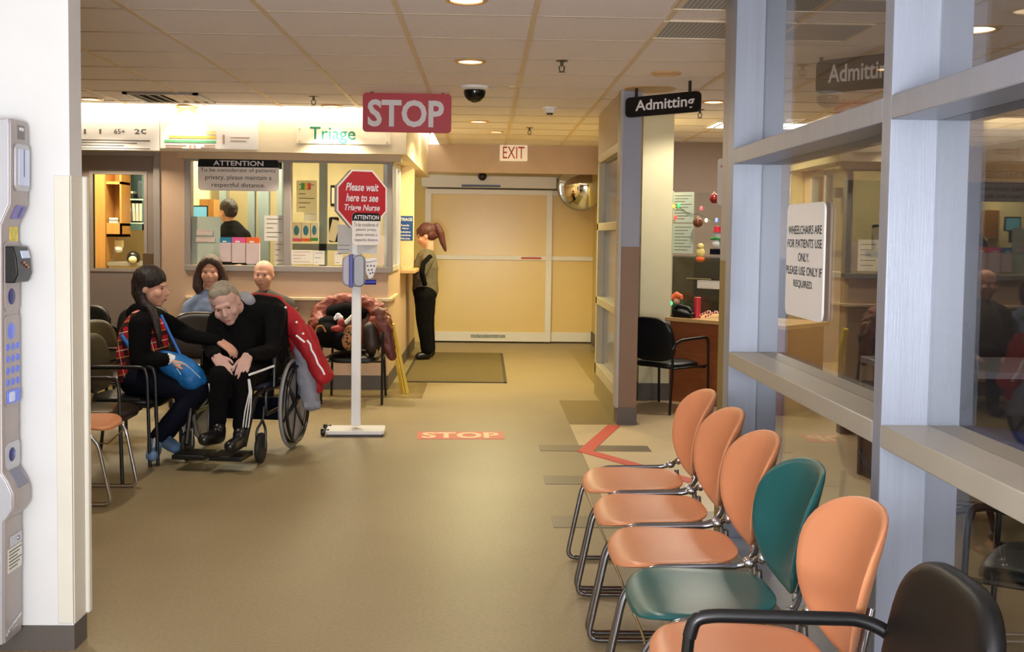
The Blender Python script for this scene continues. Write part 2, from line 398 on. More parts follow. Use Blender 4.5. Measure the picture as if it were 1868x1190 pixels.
# white end wall of the foyer on the left with baseboard
PX = -1.448
wall('wall_pillar', white_wall, -6, PX, 3.87, 3.985, .09, CEIL)
wall('baseboard_pillar', base_dark, -6, PX + .004, 3.866, 3.989, 0, .09)
wall('wall_foyer', white_wall, -2.1, -1.95, -2.2, 3.87, 0, CEIL)
cg = thing('corner_guard', 'cream plastic corner guard on the edge of the white wall end', 'corner guard', (PX, 3.87, 0))
zt = at(125, 320, 3.85).z
MB().bb(-.052, .006, -.008, 0, .1, zt).done('front_flange', cream_plastic, cg, bevel=.002)
MB().bb(.0, .008, -.008, .115, .1, zt).done('side_flange', cream_plastic, cg, bevel=.002)
MB().bb(.0, .022, .098, .13, .1, zt + .003).done('edge_bead', cream_plastic, cg, bevel=.006)
# ------------------------------------------------------------------ triage wall, Y = 10.45
TY = 10.45
def T(px, py, y=TY): return at(px, py, y)
xD0, xD1 = -4.02, T(281, 380).x; zD = T(220, 284).z
wx0, wx1 = T(337, 380).x, -.90; wz0, wz1 = T(520, 494).z, T(520, 287).z
xc = -.92                                    # corner of the triage block
wall('wall_triage', tri_wall, -6, xD0 - .06, TY, TY + .12, 0, CEIL + .1)
wall('wall_triage.001', tri_wall, xD0 - .06, xD1 + .06, TY, TY + .12, zD + .06, CEIL + .1)
wall('wall_triage.002', tri_wall, xD1 + .06, wx0, TY, TY + .12, 0, CEIL + .1)
wall('wall_triage.003', tri_wall, wx0, xc, TY, TY + .12, 0, wz0)
wall('wall_side', tri_wall, xc - .12, xc, TY + .12, 14.4, 0, wz0)
wall('wall_side.001', tri_wall, xc - .12, xc, 11.7, 14.4, wz0, CEIL + .2)
# bulkhead above the windows, overhanging the corner
bulk = M('bulkhead_cream', (236, 222, 190), .6, var=.02)
wall('wall_bulkhead', bulk, xD0 - 2, -.74, TY - .20, TY + .2, wz1 + .03, CEIL + .19)
wall('wall_bulkhead.001', bulk, -.95, -.74, TY + .2, 14.4, wz1 + .03, CEIL + .19)
wall('trim_12', M('soffit_tan', (206, 182, 146), .5), wx0 - .05, -.80, TY - .07, TY + .1, wz1 - .03, wz1 + .035)
wall('baseboard_triage', base_dark, xD1 + .08, xc + .006, TY - .008, TY, 0, .14); wall('baseboard_side', base_dark, xc, xc + .008, TY - .008, 14.4, 0, .14)
tr = T(600, 545).z
wall('trim_13', M('cream_rail', (230, 208, 170), .4), xD1 + .3, xc + .02, TY - .035, TY, tr - .02, tr + .012, .006)
wall('trim_14', M('cream_rail', (230, 208, 170), .4), xc, xc + .035, TY - .03, 11.3, tr - .02, tr + .012, .006)
# front window
wf = thing('window_1', None, None, (0, TY, 0)); struct(wf)
xm = T(524, 400).x
mb = MB()
for a, b in ((wx0, wx0 + .06), (xm - .035, xm + .035), (wx1 - .03, wx1 + .02)): mb.bb(a, b, -.02, .09, wz0, wz1)
for a, b in ((wz0 - .01, wz0 + .045), (wz1 - .045, wz1 + .0)): mb.bb(wx0, wx1 + .02, -.025, .09, a, b)
mb.done('window_frame', frame_grey, wf, bevel=.004)
MB().bb(wx0 + .06, xm - .035, .03, .036, wz0 + .045, wz1 - .045).done('pane', clear, wf)
MB().bb(xm + .035, wx1 - .03, .03, .036, wz0 + .045, wz1 - .045).done('pane', clear, wf)
wf = thing('window_2', None, None, (xc, TY + .1, 0)); struct(wf)
mb = MB()
for a in (0.0, .62, 1.1): mb.bb(-.06, .02, a, a + .04, wz0, wz1)
for a, b in ((wz0 - .01, wz0 + .045), (wz1 - .045, wz1)): mb.bb(-.07, .02, 0, 1.14, a, b)
mb.done('window_frame', M('bright_aluminium', (215, 212, 206), .35, metal=.3), wf, bevel=.004)
MB().bb(-.03, -.024, .04, .62, wz0 + .045, wz1 - .045).done('pane', clear, wf)
# ledge on the side and lit divider
wall('trim_15', wood_top, xc, at(757, 498, 12.0).x, 11.95, 14.0, 1.065, 1.10, .004)
dv = at(741, 400, 12.0)
struct(MB().prism(rrect(at(755, 400, 12).x - xc, 1.13, .05, 5, (at(755, 400, 12).x + xc) / 2, 1.1 + .565), 12.0, 12.05, 'XZ').done('wall_divider', M('divider_cream', (240, 222, 168), .5)))
# grey triage door with a glazed opening and the frame around it
dr = thing('door_1', None, None, (0, TY, 0)); struct(dr)
gx0, gx1, gz0, gz1 = T(168, 400).x, T(261, 400).x, T(220, 490).z, T(220, 318).z
mb = MB()
mb.bb(xD0, gx0, .03, .075, 0, zD); mb.bb(gx1, xD1, .03, .075, 0, zD); mb.bb(gx0, gx1, .03, .075, 0, gz0); mb.bb(gx0, gx1, .03, .075, gz1, zD)
mb.done('door_leaf', door_grey, dr)
mb = MB()
for a, b, c, d in ((gx0 - .03, gx1 + .03, gz0 - .03, gz0), (gx0 - .03, gx1 + .03, gz1, gz1 + .03), (gx0 - .03, gx0, gz0, gz1), (gx1, gx1 + .03, gz0, gz1)): mb.bb(a, b, .022, .08, c, d)
mb.done('glazing_bead', M('door_bead', (170, 160, 150), .4), dr)
MB().bb(gx0, gx1, .05, .055, gz0, gz1).done('pane', clear, dr)
mb = MB()
mb.bb(xD0 - .06, xD0, -.02, .12, 0, zD + .06); mb.bb(xD1, xD1 + .06, -.02, .12, 0, zD + .06); mb.bb(xD0, xD1, -.02, .12, zD, zD + .06)
mb.done('door_frame', frame_grey, dr, bevel=.004)
MB().bb(xD1 - .115, xD1 - .005, .018, .03, T(270, 498).z, T(270, 462).z).done('latch_plate', M('bronze_plate', (120, 98, 74), .4, metal=.3), dr, bevel=.003)
# office behind the windows
wall('wall_office', off_white, -6, xc - .12, 13.4, 13.5, 0, CEIL); wall('wall_store', off_white, -3.20, -3.10, TY + .12, 13.4, 0, CEIL)
# cove tubes in the slot
for nm, a, b, lb in (('cove_tube', (-6, 10.19, CEIL + .1), (-.74, 10.19, CEIL + .1), 'fluorescent cove tube hidden above the bulkhead facing the seats'), ('cove_tube', (-.67, 10.5, CEIL + .1), (-.67, 14.2, CEIL + .1), 'fluorescent cove tube hidden above the bulkhead on the door side')):
    o = tag(MB().tube([a, b], .013).done(nm, tube_glow), lb, 'lamp')
light('cove_front', 'AREA', (-3.3, 10.19, CEIL + .07), 38, (1, .88, .66), (5.2, .06), (0, .12, -1))
light('cove_side', 'AREA', (-.67, 12.3, CEIL + .07), 60, (1, .86, .55), (.06, 3.6), (-.12, 0, -1))
# ------------------------------------------------------------------ far end: header, sliding doors
HY, DY = 14.15, 15.2
hz = at(930, 316, HY).z
wall('wall_header', M('header_taupe', (196, 172, 148), .6), -1.06, 1.7, HY, HY + .12, hz, CEIL)
wall('wall_end', yellow_wall, -2, -.80, DY - .02, DY + .2, 0, CEIL); wall('wall_end.001', yellow_wall, -.80, 1.7, DY + .05, DY + .2, at(930, 322, DY).z - .02, CEIL)
wall('wall_end.002', yellow_wall, 1.56, 2, DY - .02, DY + .2, 0, CEIL)
wall('wall_vestibule', taupe_wall, -2, 2, 15.7, 15.8, 0, CEIL)
dx0, dxm0, dxm1, dx1 = at(775, 480, DY).x, at(993, 480, DY).x, at(1006, 480, DY).x, at(1093, 480, DY).x
zt, zp = at(930, 322, DY).z, at(880, 346, DY).z
dr = thing('door_2', None, None, (0, DY, 0)); struct(dr)
MB().bb(dx0 - .05, dxm1 + .05, -.12, .05, zp + .02, zt).done('operator_box', door_white, dr, bevel=.01)
MB().bb(dx0 + .50, dx0 + 1.03, -.13, -.12, zp + .03, zp + .06).done('sensor_slot', black_metal, dr)
MB().ell((at(880, 318, DY).x, -.14, zt - .01), (.06, .05, .06)).done('motion_sensor', black_metal, dr)
mz = at(880, 470, DY).z
def leaf(x0, x1, y, nm, bot):
    mb = MB(); z0, z1 = .02, zp
    for a, b in ((x0, x0 + .085), (x1 - .085, x1)): mb.bb(a, b, y - .025, y + .025, z0, z1)
    for a, b in ((z0, z0 + bot), (mz - .03, mz + .03), (z1 - .07, z1)): mb.bb(x0, x1, y - .027, y + .027, a, b)
    f = mb.done(nm, door_white, dr, bevel=.004)
    MB().bb(x0 + .08, x1 - .08, y - .006, y + .006, z0 + bot, mz - .03).done('pane', film, f)
    MB().bb(x0 + .08, x1 - .08, y - .006, y + .006, mz + .03, z1 - .07).done('pane', film, f)
    return f
leaf(dx0, dxm1 + .0, -.03, 'sliding_leaf', .13); leaf(dxm0 + .01, dx1, .03, 'fixed_leaf', .13)
pl = at(890, 609, DY)
MB().bb(pl.x - .24, pl.x + .24, -.062, -.056, .07, .115).done('kick_label', M('silver_label', (150, 150, 140), .4, var=.6, vs=60), dr)
pl = at(969, 469, DY); MB().bb(pl.x - .14, pl.x + .14, -.062, -.056, mz - .012, mz + .014).done('red_warning_strip', M('red_print', (190, 70, 50), .5, var=.5, vs=80), dr)
# corridor right side
wall('wall_corridor', yellow_wall, 1.5, 1.65, 10.45, DY, 0, CEIL); wall('baseboard_corridor', base_dark, 1.49, 1.5, 10.45, DY, 0, .17)
wall('wall_corridor.001', cream_wall, 1.12, 1.5, 10.40, 10.45, 0, CEIL)
# small glazed partition with brown wainscot column
c0, c1 = 1.06, 1.217
wall('wall_column', blue_grey, c0 + .01, c1, 8.63, 8.80, 1.42, CEIL); wall('wall_column.001', brown_panel, c0 + .01, c1, 8.63, 8.80, .14, 1.42)
wall('baseboard_column', base_dark, c0 + .006, c1 + .004, 8.622, 8.81, 0, .14)
wall('trim_16', frame_grey, c0 - .01, c0 + .012, 8.62, 8.80, .14, CEIL)
wf = thing('window_3', None, None, (c0, 8.8, 0)); struct(wf)
mb = MB()
for a, b in ((.20, .30), (.86, .93), (1.55, 1.62), (2.18, 2.26)): mb.bb(0, .14, 0, 1.6, a, b)
mb.bb(0, .14, 1.5, 1.6, .2, 2.2)
mb.done('window_frame', M('sill_cream', (184, 170, 136), .45), wf, bevel=.004)
mb = MB()
for a, b in ((.30, .86), (.93, 1.55), (1.62, 2.18)): mb.bb(.06, .07, 0.0, 1.5, a, b)
mb.done('pane', M('blue_grey_panel', (104, 108, 130), .15, var=.03), wf)
wall('wall_column.002', M('olive_base', (140, 124, 76), .5), c0, c0 + .14, 8.8, 10.4, 0, .20)
wall('wall_column.003', beige_wall, c0, c0 + .14, 8.8, 10.4, 2.26, CEIL)
wall('wall_pier', cream_wall, 1.42, at(1226, 420, 9.95).x, 9.95, 10.2, .16, CEIL); wall('baseboard_pier', base_dark, 1.415, 1.70, 9.944, 10.2, 0, .16)
wall('wall_admitting', taupe_wall, 1.65, 6, 13.2, 13.3, 0, CEIL)
# ------------------------------------------------------------------ glazed partition on the right, X = 1.15
GX = 1.15
def post(nm, y0, y1, z0=0, z1=CEIL, m=part_grey): return wall(nm, m, GX, GX + .23, y0, y1, z0, z1, .003)
post('trim_17', 5.10, 5.215); post('trim_18', 3.115, 3.185); post('trim_19', 1.10, 1.18); post('trim_20', -.9, -.82)
for i, (z0, z1) in enumerate(((1.842, 1.912), (.90, .966), (0, .08))):
    for j, (y0, y1) in enumerate(((3.185, 5.10), (1.18, 3.115), (-.82, 1.10))):
        wall('trim_%d' % (21 + i * 3 + j), sill_grey if i == 1 else part_grey, GX, GX + .23, y0, y1, z0, z1, .003)
wf = thing('window_5', None, None, (GX + .137, 0, 0)); struct(wf)
for y0, y1 in ((3.185, 5.10), (1.18, 3.115), (-.82, 1.10)):
    for z0, z1 in ((.08, .90), (.966, 1.842), (1.912, CEIL)):
        MB().bb(-.003, .003, y0, y1, z0, z1).done('pane', clear_part, wf)
wall('trim_31', frame_grey, GX + .005, GX + .23, 5.215, 5.36, 1.39, CEIL); wall('trim_32', M('olive_wainscot', (132, 112, 66), .5), GX + .005, GX + .23, 5.215, 5.36, 0, 1.39)
# ------------------------------------------------------------------ seats
def sup(a, b, n, N=44, egg=0.0):
    out = []
    for k in range(N):
        t = 2 * PI * k / N; c, s = math.cos(t), math.sin(t)
        x = a * math.copysign(abs(c) ** (2 / n), c); z = b * math.copysign(abs(s) ** (2 / n), s)
        out.append((x * (1 + egg * z / b), z))
    return out
def pad(outline, th, P):
    """a closed cushion/shell: outline in (u,v), P(u,v,h) -> xyz, thickness th"""
    mb = MB(); N = len(outline); prof = [(.25, 1), (.5, 1), (.75, 1), (.9, .96), (.97, .75), (1.0, .3), (1.0, -.3), (.97, -.75), (.9, -.96), (.75, -1), (.5, -1), (.25, -1)]
    v = []; f = []
    for t, hh in prof:
        for (a, b) in outline: v.append(P(a * t, b * t, hh * th / 2))
    for i in range(len(prof) - 1):
        for k in range(N): f.append((i * N + k, i * N + (k + 1) % N, (i + 1) * N + (k + 1) % N, (i + 1) * N + k))
    v.append(P(0, 0, th / 2)); v.append(P(0, 0, -th / 2)); a, b = len(v) - 2, len(v) - 1
    for k in range(N): f.append((a, (k + 1) % N, k)); f.append((b, (len(prof) - 1) * N + k, (len(prof) - 1) * N + (k + 1) % N))
    mb._add(v, f); return mb
def stack_chair(label, mat, loc, rz, group=None, tube=dark_chrome):
    t = thing('stacking_chair', label, 'chair', loc, rz, group)
    # local front = -Y
    pad(sup(.232, .215, 3.2, egg=-.10), .022, lambda u, v, h: (u, v, .418 + h + .18 * u * u - .02 * max(0, (-v - .13) / .08) ** 2 + .02 * max(0, (v - .05) / .16) ** 2)).done('seat', mat, t)
    pad(sup(.244, .207, 2.35, egg=.11), .022, lambda u, v, h: (u, .308 + .22 * v - 1.45 * u * u + h * .97, .637 + v * .93 - h * .2)).done('backrest', mat, t)
    for s in (-1, 1):
        x = s * .205
        p = [(s * .14, .292, .60), (s * .17, .262, .51), (x * 1.12, .225, .455), (x * 1.2, .175, .434), (x * 1.2, -.115, .428), (x * 1.12, -.195, .35), (x * 1.08, -.265, .012), (x * 1.08, .27, .012), (x * 1.04, .235, .43)]
        MB().tube(fillet(p, .045, 5), .0105, 10).done('side_frame', tube, t)
        MB().ell((x * 1.15, .21, .447), (.017, .022, .017), sub=2).ell((s * .195, .24, .475), (.014, .014, .02), sub=2).done('joint', chrome, t)
    MB().tube([(-.21, -.192, .345), (0, -.17, .30), (.21, -.192, .345)], .0045, 8).done('stretcher', M('brass_rod', (150, 126, 84), .35, metal=.7), t)
    return t
for i, (yy, m, lb) in enumerate(((4.77, peach, 'peach plastic stacking chair at the far end of the row by the glass partition'), (4.25, peach, 'peach plastic stacking chair second from the far end of the row by the glass partition'),
                                 (3.735, peach, 'peach plastic stacking chair just beyond the teal chair in the row by the glass partition'), (3.246, teal, 'teal plastic stacking chair among the peach ones by the glass partition'),
                                 (2.745, peach, 'peach plastic stacking chair between the teal chair and the black armchair'))):
    stack_chair(lb, m, (.66, yy, 0), -PI / 2, 'stacking chairs along the glass partition')
stack_chair('peach plastic stacking chair with chrome legs half hidden by the white wall end', peach, (-2.27, 6.14, 0), PI / 2, None, chrome)
def armchair(label, loc, rz, group=None, wide=.0, th=.05, r=.0115, brown=False):
    t = thing('armchair', label, 'chair', loc, rz, group)
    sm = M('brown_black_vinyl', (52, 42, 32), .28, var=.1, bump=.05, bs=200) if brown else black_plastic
    pad(sup(.225, .225, 4), .055, lambda u, v, h: (u, v - .01, .405 + h + .03 * math.cos(u * 4) - .03 - .02 * max(0, (-v - .13) / .08) ** 2)).done('seat', sm, t)
    pad(sup(.240, .19, 3.2, egg=-.06), th, lambda u, v, h: (u, .245 + .16 * v - .35 * u * u + h, .625 + v)).done('backrest', sm, t)
    for s in (-1, 1):
        x = s * .265
        MB().tube(fillet([(x, -.235, .60), (x, -.24, .55), (x, -.255, .0)], .04), r, 8).done('leg', black_metal, t)
        MB().tube(fillet([(s * .225, .255, .70), (s * .235, .235, .42), (s * .25, .285, 0)], .06), r, 8).done('leg', black_metal, t)
        MB().tube(fillet([(x, -.236, .585), (x, -.225, .628), (x, -.18, .635), (x, .16, .628), (x * .95, .225, .60), (s * .235, .245, .55)], .06), r * 1.15, 10).done('armrest', black_metal, t)
        MB().tube([(x, -.24, .385), (s * .237, .232, .385)], r * .8, 8).done('seat_rail', black_metal, t)
    MB().tube([(-.265, -.20, .372), (.265, -.20, .372)], r * .8, 8).done('stretcher', black_metal, t)
    return t
armchair('black vinyl armchair in the near right corner beside the peach chair', (.715, 2.19, 0), -PI / 2, None, r=.0145)
armchair('black armchair drawn up to the brown wooden admitting desk', (1.60, 9.50, 0), PI - .80)
armchair('black armchair the woman in the plaid vest sits on', (-2.32, 7.23, 0), PI / 2)
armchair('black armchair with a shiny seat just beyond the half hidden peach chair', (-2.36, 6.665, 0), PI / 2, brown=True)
G = 'black armchairs of the waiting area'
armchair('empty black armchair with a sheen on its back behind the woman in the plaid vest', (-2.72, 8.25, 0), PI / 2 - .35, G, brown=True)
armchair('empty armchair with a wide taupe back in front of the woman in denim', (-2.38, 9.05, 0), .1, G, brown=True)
armchair('black armchair against the triage wall, leftmost of those under the grey door', (-3.62, 9.75, 0), 0, G); armchair('black armchair against the triage wall under the right edge of the grey door', (-3.08, 9.75, 0), 0, G)
armchair('black armchair under the woman in the denim jacket', (-2.50, 9.85, 0), 0, G); armchair('black armchair under the bald man in the grey tee', (-1.95, 9.85, 0), 0, G)
armchair('black armchair heaped with a rust puffer jacket and bags', (-1.15, 9.80, 0), 0, G)
# ------------------------------------------------------------------ figures
def blob(segs, ells=(), vox=.012):
    mb = MB()
    for ch in segs:
        for i, (p, r) in enumerate(ch):
            mb.ell(p, (r, r, r), sub=2)
            if i:
                q, r0 = ch[i - 1]
                if (Vector(p) - Vector(q)).length > 1e-4: mb.tube([q, p], [r0, r], 14)
    for e in ells: mb.ell(*e)
    return mb
def skinned(mb, name, mat, parent, vox=.012, it=6, disp=0, dscale=.12, fac=.5):
    o = mb.done(name, mat, parent, world=True)
    r = o.modifiers.new('r', 'REMESH'); r.mode = 'VOXEL'; r.voxel_size = vox; r.use_smooth_shade = True
    if disp:
        tx = bpy.data.textures.new(name, 'CLOUDS'); tx.noise_scale = dscale
        d = o.modifiers.new('d', 'DISPLACE'); d.texture = tx; d.strength = disp; d.mid_level = .5
    s = o.modifiers.new('s', 'SMOOTH'); s.factor = fac; s.iterations = it
    return o
def head_parts(c, yaw, pitch=0, roll=0, k=1.0):
    R = Matrix.Rotation(yaw, 3, 'Z') @ Matrix.Rotation(pitch, 3, 'X') @ Matrix.Rotation(roll, 3, 'Y')
    def W(x, y, z): return Vector(c) + R @ Vector((x * k, y * k, z * k))
    E_ = lambda p, r: (W(*p), tuple(v * k for v in r), R)
    ells = [E_((0, .012, .035), (.080, .096, .086)), E_((0, -.02, -.035), (.067, .073, .080)), E_((0, -.052, -.096), (.03, .028, .022)),
            E_((0, -.083, .022), (.05, .012, .011)), E_((.043, -.062, -.03), (.024, .026, .028)), E_((-.043, -.062, -.03), (.024, .026, .028)),
            E_((.077, .012, -.008), (.010, .02, .034)), E_((-.077, .012, -.008), (.010, .02, .034)),
            E_((0, -.088, -.062), (.024, .010, .007)), E_((0, -.087, -.075), (.021, .011, .008))]
    segs = [[(W(0, -.086, .012), .009 * k), (W(0, -.108, -.030), .013 * k)], [(W(0, -.095, -.034), .016 * k), (W(0, -.090, -.036), .018 * k)]]
    return segs, ells, W, R
def hand(segs, wrist, d, back, side, curl=.35, k=1.0, spread=.10):
    d = Vector(d).normalized(); back = Vector(back); back = (back - d * back.dot(d)).normalized(); lat = d.cross(back) * side; w = Vector(wrist)
    def L(a, b, c): return w + (d * a + lat * b + back * c) * k
    for i, (b, ln) in enumerate(((.033, .068), (.011, .078), (-.011, .072), (-.031, .056))):
        kn = L(.085 - abs(b - .005) * .25, b, 0)
        segs.append([(L(.0, b * .5, 0), .019 * k), (L(.045, b * .8, 0), .014 * k), (kn, .0105 * k)])
        ang = curl * .6; p = kn; ch = [(kn, .0095 * k)]; dd = (d + lat * (b * spread * 12)).normalized()
        for q, f in enumerate((.45, .32, .23)):
            v = dd * math.cos(ang) - back * math.sin(ang); p = p + v * ln * f * k; ch.append((p, (.0088 - .0008 * q) * k)); ang += curl
        segs.append(ch)
    segs.append([(L(.018, .020, -.006), .014 * k), (L(.048, .048, -.014), .0115 * k), (L(.074, .058, -.02), .0098 * k), (L(.094, .057, -.026), .0085 * k)])
def figure(name, label, base, sk, shirt, pants, shoes, hairm, head, neck, torso, arms, legs, feet, hair, vox=.010, sleeve=True, cloth_vox=.014, shirt_disp=.012, skin_arm=False, extra_shirt=(), eyes=True, ls=1.0):
    """all points in world space; torso: chain of (p, r); arms: (shoulder, elbow, wrist, hand dir, back of hand, side, curl)"""
    t = thing(name, label, 'person', base)
    hs, he, Wd, R = head_parts(*head)
    segs = list(hs); ells = list(he)
    segs.append([(neck, .055), (Wd(0, .03, -.06), .048)])
    segs.append([(p, r * .82 if not isinstance(r, tuple) else r) for p, r in torso] + [(neck, .055)])
    ss = [[(p, r) for p, r in torso] + [(neck, .062)]]; ps = []
    for a in arms:
        sh, el, wr, hd, bk, sd, cu = a
        segs.append([(sh, .045), (el, .036), (wr, .025)])
        hand(segs, wr, hd, bk, sd, cu)
        nb = Vector(neck) * .75 + Vector(torso[-1][0]) * .25
        ss.append([(nb, .075), (sh, .074)])
        e2 = Vector(wr) * .94 + Vector(el) * .06 if sleeve else Vector(el) * .8 + Vector(sh) * .2
        ss.append([(sh, .074), (el, .056), (e2, .042)] if sleeve else [(sh, .076), (e2, .066)])
    for (hp, kn, an) in legs:
        segs.append([(hp, .07), (kn, .05), (an, .034)])
        ps.append([(torso[0][0], torso[0][1] * .98), (hp, .10 * ls)]); ps.append([(hp, .098 * ls), (kn, .070 * ls), (an, .054 * ls)])
    skinned(blob(segs, ells), 'body', sk, t, vox, 4, fac=.4)
    if ss: skinned(blob(ss + list(extra_shirt)), 'shirt', shirt, t, cloth_vox, 6, shirt_disp)
    if ps: skinned(blob(ps), 'trousers', pants, t, cloth_vox, 6, .014)
    for (an, toe) in feet:
        an, toe = Vector(an), Vector(toe); md = an.lerp(toe, .5)
        skinned(blob([[(an, .046), (md, .045), (toe, .040)], [(an + Vector((0, 0, .05)), .048), (an, .046)]]), 'shoe', shoes, t, .010, 3)
    if hair:
        hs_, hl = hair(Wd); kk = head[4] if len(head) > 4 else 1
        skinned(blob(hs_, [(Wd(*p), tuple(q * kk for q in r), R) for p, r in hl]), 'hair', hairm, t, .009, 4, .008, .02)
    if eyes:
        for s in (-1, 1): MB().ell(Wd(s * .031, -.080, .002), (.012, .007, .006), R, 2).done('eye', eye_m, t, world=True)
        MB().ell(Wd(0, -.094, -.068), (.022, .008, .006), R, 2).done('lips', lip, t, world=True)
    return t
V = Vector
# woman in plaid vest, seen from her right side, reaching to the old man
YA = 7.22
def hairA(W):
    return ([[(W(0, .03, .06), .082), (W(0, .06, .02), .078), (W(0, .075, -.04), .058), (W(-.0, .07, -.09), .035)], [(W(.055, .01, .02), .036), (W(.05, .05, -.04), .034)], [(W(-.055, .01, .02), .036), (W(-.05, .05, -.04), .034)],
            
             [(W(-.058, .045, -.04), .034), (W(-.062, .02, -.10), .034), (at(276, 566, YA - .11), .032), (at(285, 592, YA - .15), .028), (at(290, 618, YA - .15), .020), (at(289, 636, YA - .145), .008)]], [((0, .020, .050), (.092, .106, .092)), ((0, .055, .0), (.082, .074, .085))])
pA = at(254, 690, YA)
wom = figure('person', 'woman with dark hair in a red plaid vest, seated and reaching to the wheelchair', (pA.x, YA, 0), skin, black_cloth, navy_cloth, shoe_blue, hair_dark,
    (at(277, 524, YA), PI / 2 - .12, .10, 0, 1.04), at(268, 570, YA), [(at(252, 693, YA), .125), (at(245, 650, YA), .115), (at(255, 610, YA), .118), (at(263, 588, YA), .10)],
    [(at(256, 592, YA - .17), at(256, 658, YA - .22), at(312, 656, YA - .15), (1, 0, -.15), (0, -.3, 1), 1, .5), (at(282, 580, YA + .15), at(345, 612, YA + .10), at(402, 624, YA - .02), (.9, -.25, -.55), (.3, -.4, 1), -1, .45)],
    [(at(258, 693, YA - .09), at(362, 712, YA - .10), at(288, 796, YA - .13)), (at(258, 692, YA + .10), at(372, 706, YA + .08), at(306, 790, YA + .06))],
    [(at(282, 822, YA - .14), at(277, 832, YA - .27)), (at(303, 806, YA + .05), at(322, 818, YA - .05))], hairA, vox=.0075)
# vest over the sweater
skinned(blob([[(at(252, 690, YA), .128), (at(246, 650, YA), .122), (at(254, 610, YA), .128), (at(262, 590, YA), .108)], [(at(282, 655, YA - .02), .085), (at(285, 600, YA - .02), .08)], [(at(255, 583, YA - .10), .07), (at(270, 585, YA + .10), .07)]]), 'plaid_vest', plaid_m, wom, .012, 6, .006)
skinned(blob([[(at(250, 566, YA - .05), .05), (at(245, 572, YA + .05), .055), (at(264, 566, YA - .1), .035)]]), 'hood', black_cloth, wom, .012, 5, .01)
skinned(blob([[(at(256, 592, YA - .19), .076), (at(254, 658, YA - .235), .062), (at(303, 656, YA - .165), .046)]]), 'near_sleeve', black_cloth, wom, .012, 5, .012)
MB().tube([at(304, 656, YA - .16), at(318, 658, YA - .145)], [.044, .036], 12).done('white_cuff', white_paint, wom, world=True)
for (p, q) in (((284, 790, YA - .15), (274, 836, YA - .30)),):
    MB().tube([at(*p), at(280, 815, YA - .205), at(*q)], .007, 6).done('laces', white_paint, wom, world=True)
# blue shoulder bag on her lap
bagp = at(335, 675, YA - .12)
bag = thing('shoulder_bag', 'bright blue nylon shoulder bag on the lap of the woman in plaid', 'bag', bagp)
Rb = Matrix.Rotation(.50, 3, 'Y')
skinned(blob([], [(bagp + Rb @ V((-.02, 0, .0)), (.19, .075, .085), Rb), (bagp + Rb @ V((.07, -.01, -.02)), (.085, .075, .085), Rb), (bagp + Rb @ V((-.11, 0, .01)), (.07, .06, .04), Rb)]), 'bag_body', blue_bag, bag, .01, 5, .02, .07)
MB().tube(fillet([at(316, 664, YA - .215), at(336, 662, YA - .22), at(366, 690, YA - .215)], .02), .004, 6).tube([at(322, 672, YA - .215), at(330, 684, YA - .215)], .004, 6).done('zip_piping', M('light_blue_zip', (150, 190, 220), .5), bag, world=True)
MB().tube([at(333, 655, YA - .12), at(313, 615, YA - .14), at(294, 575, YA - .11)], .009, 8).tube([at(222, 612, YA - .12), at(238, 634, YA - .17), at(243, 642, YA - .15)], .014, 8).done('strap', M('blue_strap', (36, 110, 200), .5), bag, world=True)
# old man in the wheelchair
YM = 7.42
def hairM(W): return ([[(W(0, .02, .07), .078), (W(0, .055, .04), .074), (W(0, .085, -.03), .045)], [(W(.06, .03, .045), .032), (W(.068, .05, -.01), .025)], [(W(-.06, .03, .045), .032), (W(-.068, .05, -.01), .025)], [(W(-.03, -.035, .09), .036), (W(.03, -.035, .09), .036)]], [((0, .028, .045), (.085, .096, .086)), ((0, .05, -.01), (.078, .06, .06))])
pM = at(440, 690, YM)
man = figure('person', 'grey haired man in black seated in the wheelchair, hands on his knees', (pM.x, YM, 0), skin_pale, black_cloth, black_cloth, shoe_black, hair_grey,
    (at(411, 554, 7.22), .12, .38, -.30, 1.12), at(437, 560, 7.40), [(at(445, 678, 7.50), .155), (at(452, 640, 7.52), .16), (at(456, 600, 7.50), .165), (at(450, 582, 7.47), .15)],
    [(at(398, 585, 7.40), at(388, 640, 7.28), at(394, 651, 6.98), (.62, -.35, -.62), (-.15, -.72, .6), -1, .22), (at(502, 572, 7.45), at(496, 640, 7.26), at(452, 649, 6.98), (-.20, -.45, -.75), (.1, -.8, .5), 1, .22)],
    [(at(425, 682, 7.40), at(402, 684, 6.96), at(396, 778, 6.98)), (at(468, 682, 7.42), at(447, 684, 6.98), at(440, 780, 7.0))],
    [(at(399, 797, 6.95), at(372, 802, 6.76)), (at(438, 806, 6.95), at(420, 815, 6.74))], hairM, vox=.0065,
    extra_shirt=([(at(470, 560, 7.52), .09), (at(495, 570, 7.52), .11), (at(495, 640, 7.5), .12)], [(at(425, 575, 7.42), .10), (at(440, 640, 7.35), .13)]))
skinned(blob([[(at(438, 552, 7.42), .05), (at(447, 545, 7.46), .055), (at(455, 550, 7.40), .045)]]), 'grey_collar', grey_cloth, man, .012, 5, .01)
MB().tube(fillet([at(455, 684, 6.90), at(475, 677, 7.05), at(499, 668, 7.2)], .03), .008, 8).done('hem_piping', reflective, man, world=True)
for pts in [[(453 + off * .2, 692, 6.908), (455 + off * .4, 715, 6.912), (447 + off, 750, 6.93), (443 + off, 780, 6.955)] for off in (0, 5, 10)] + [[(382 - off * .3, 700, 6.94), (384 + off, 735, 6.94), (388 + off, 765, 6.95)] for off in (0, 4)]:
    MB().tube([at(*q) for q in pts], .0045, 6).done('side_stripe', white_paint, man, world=True)
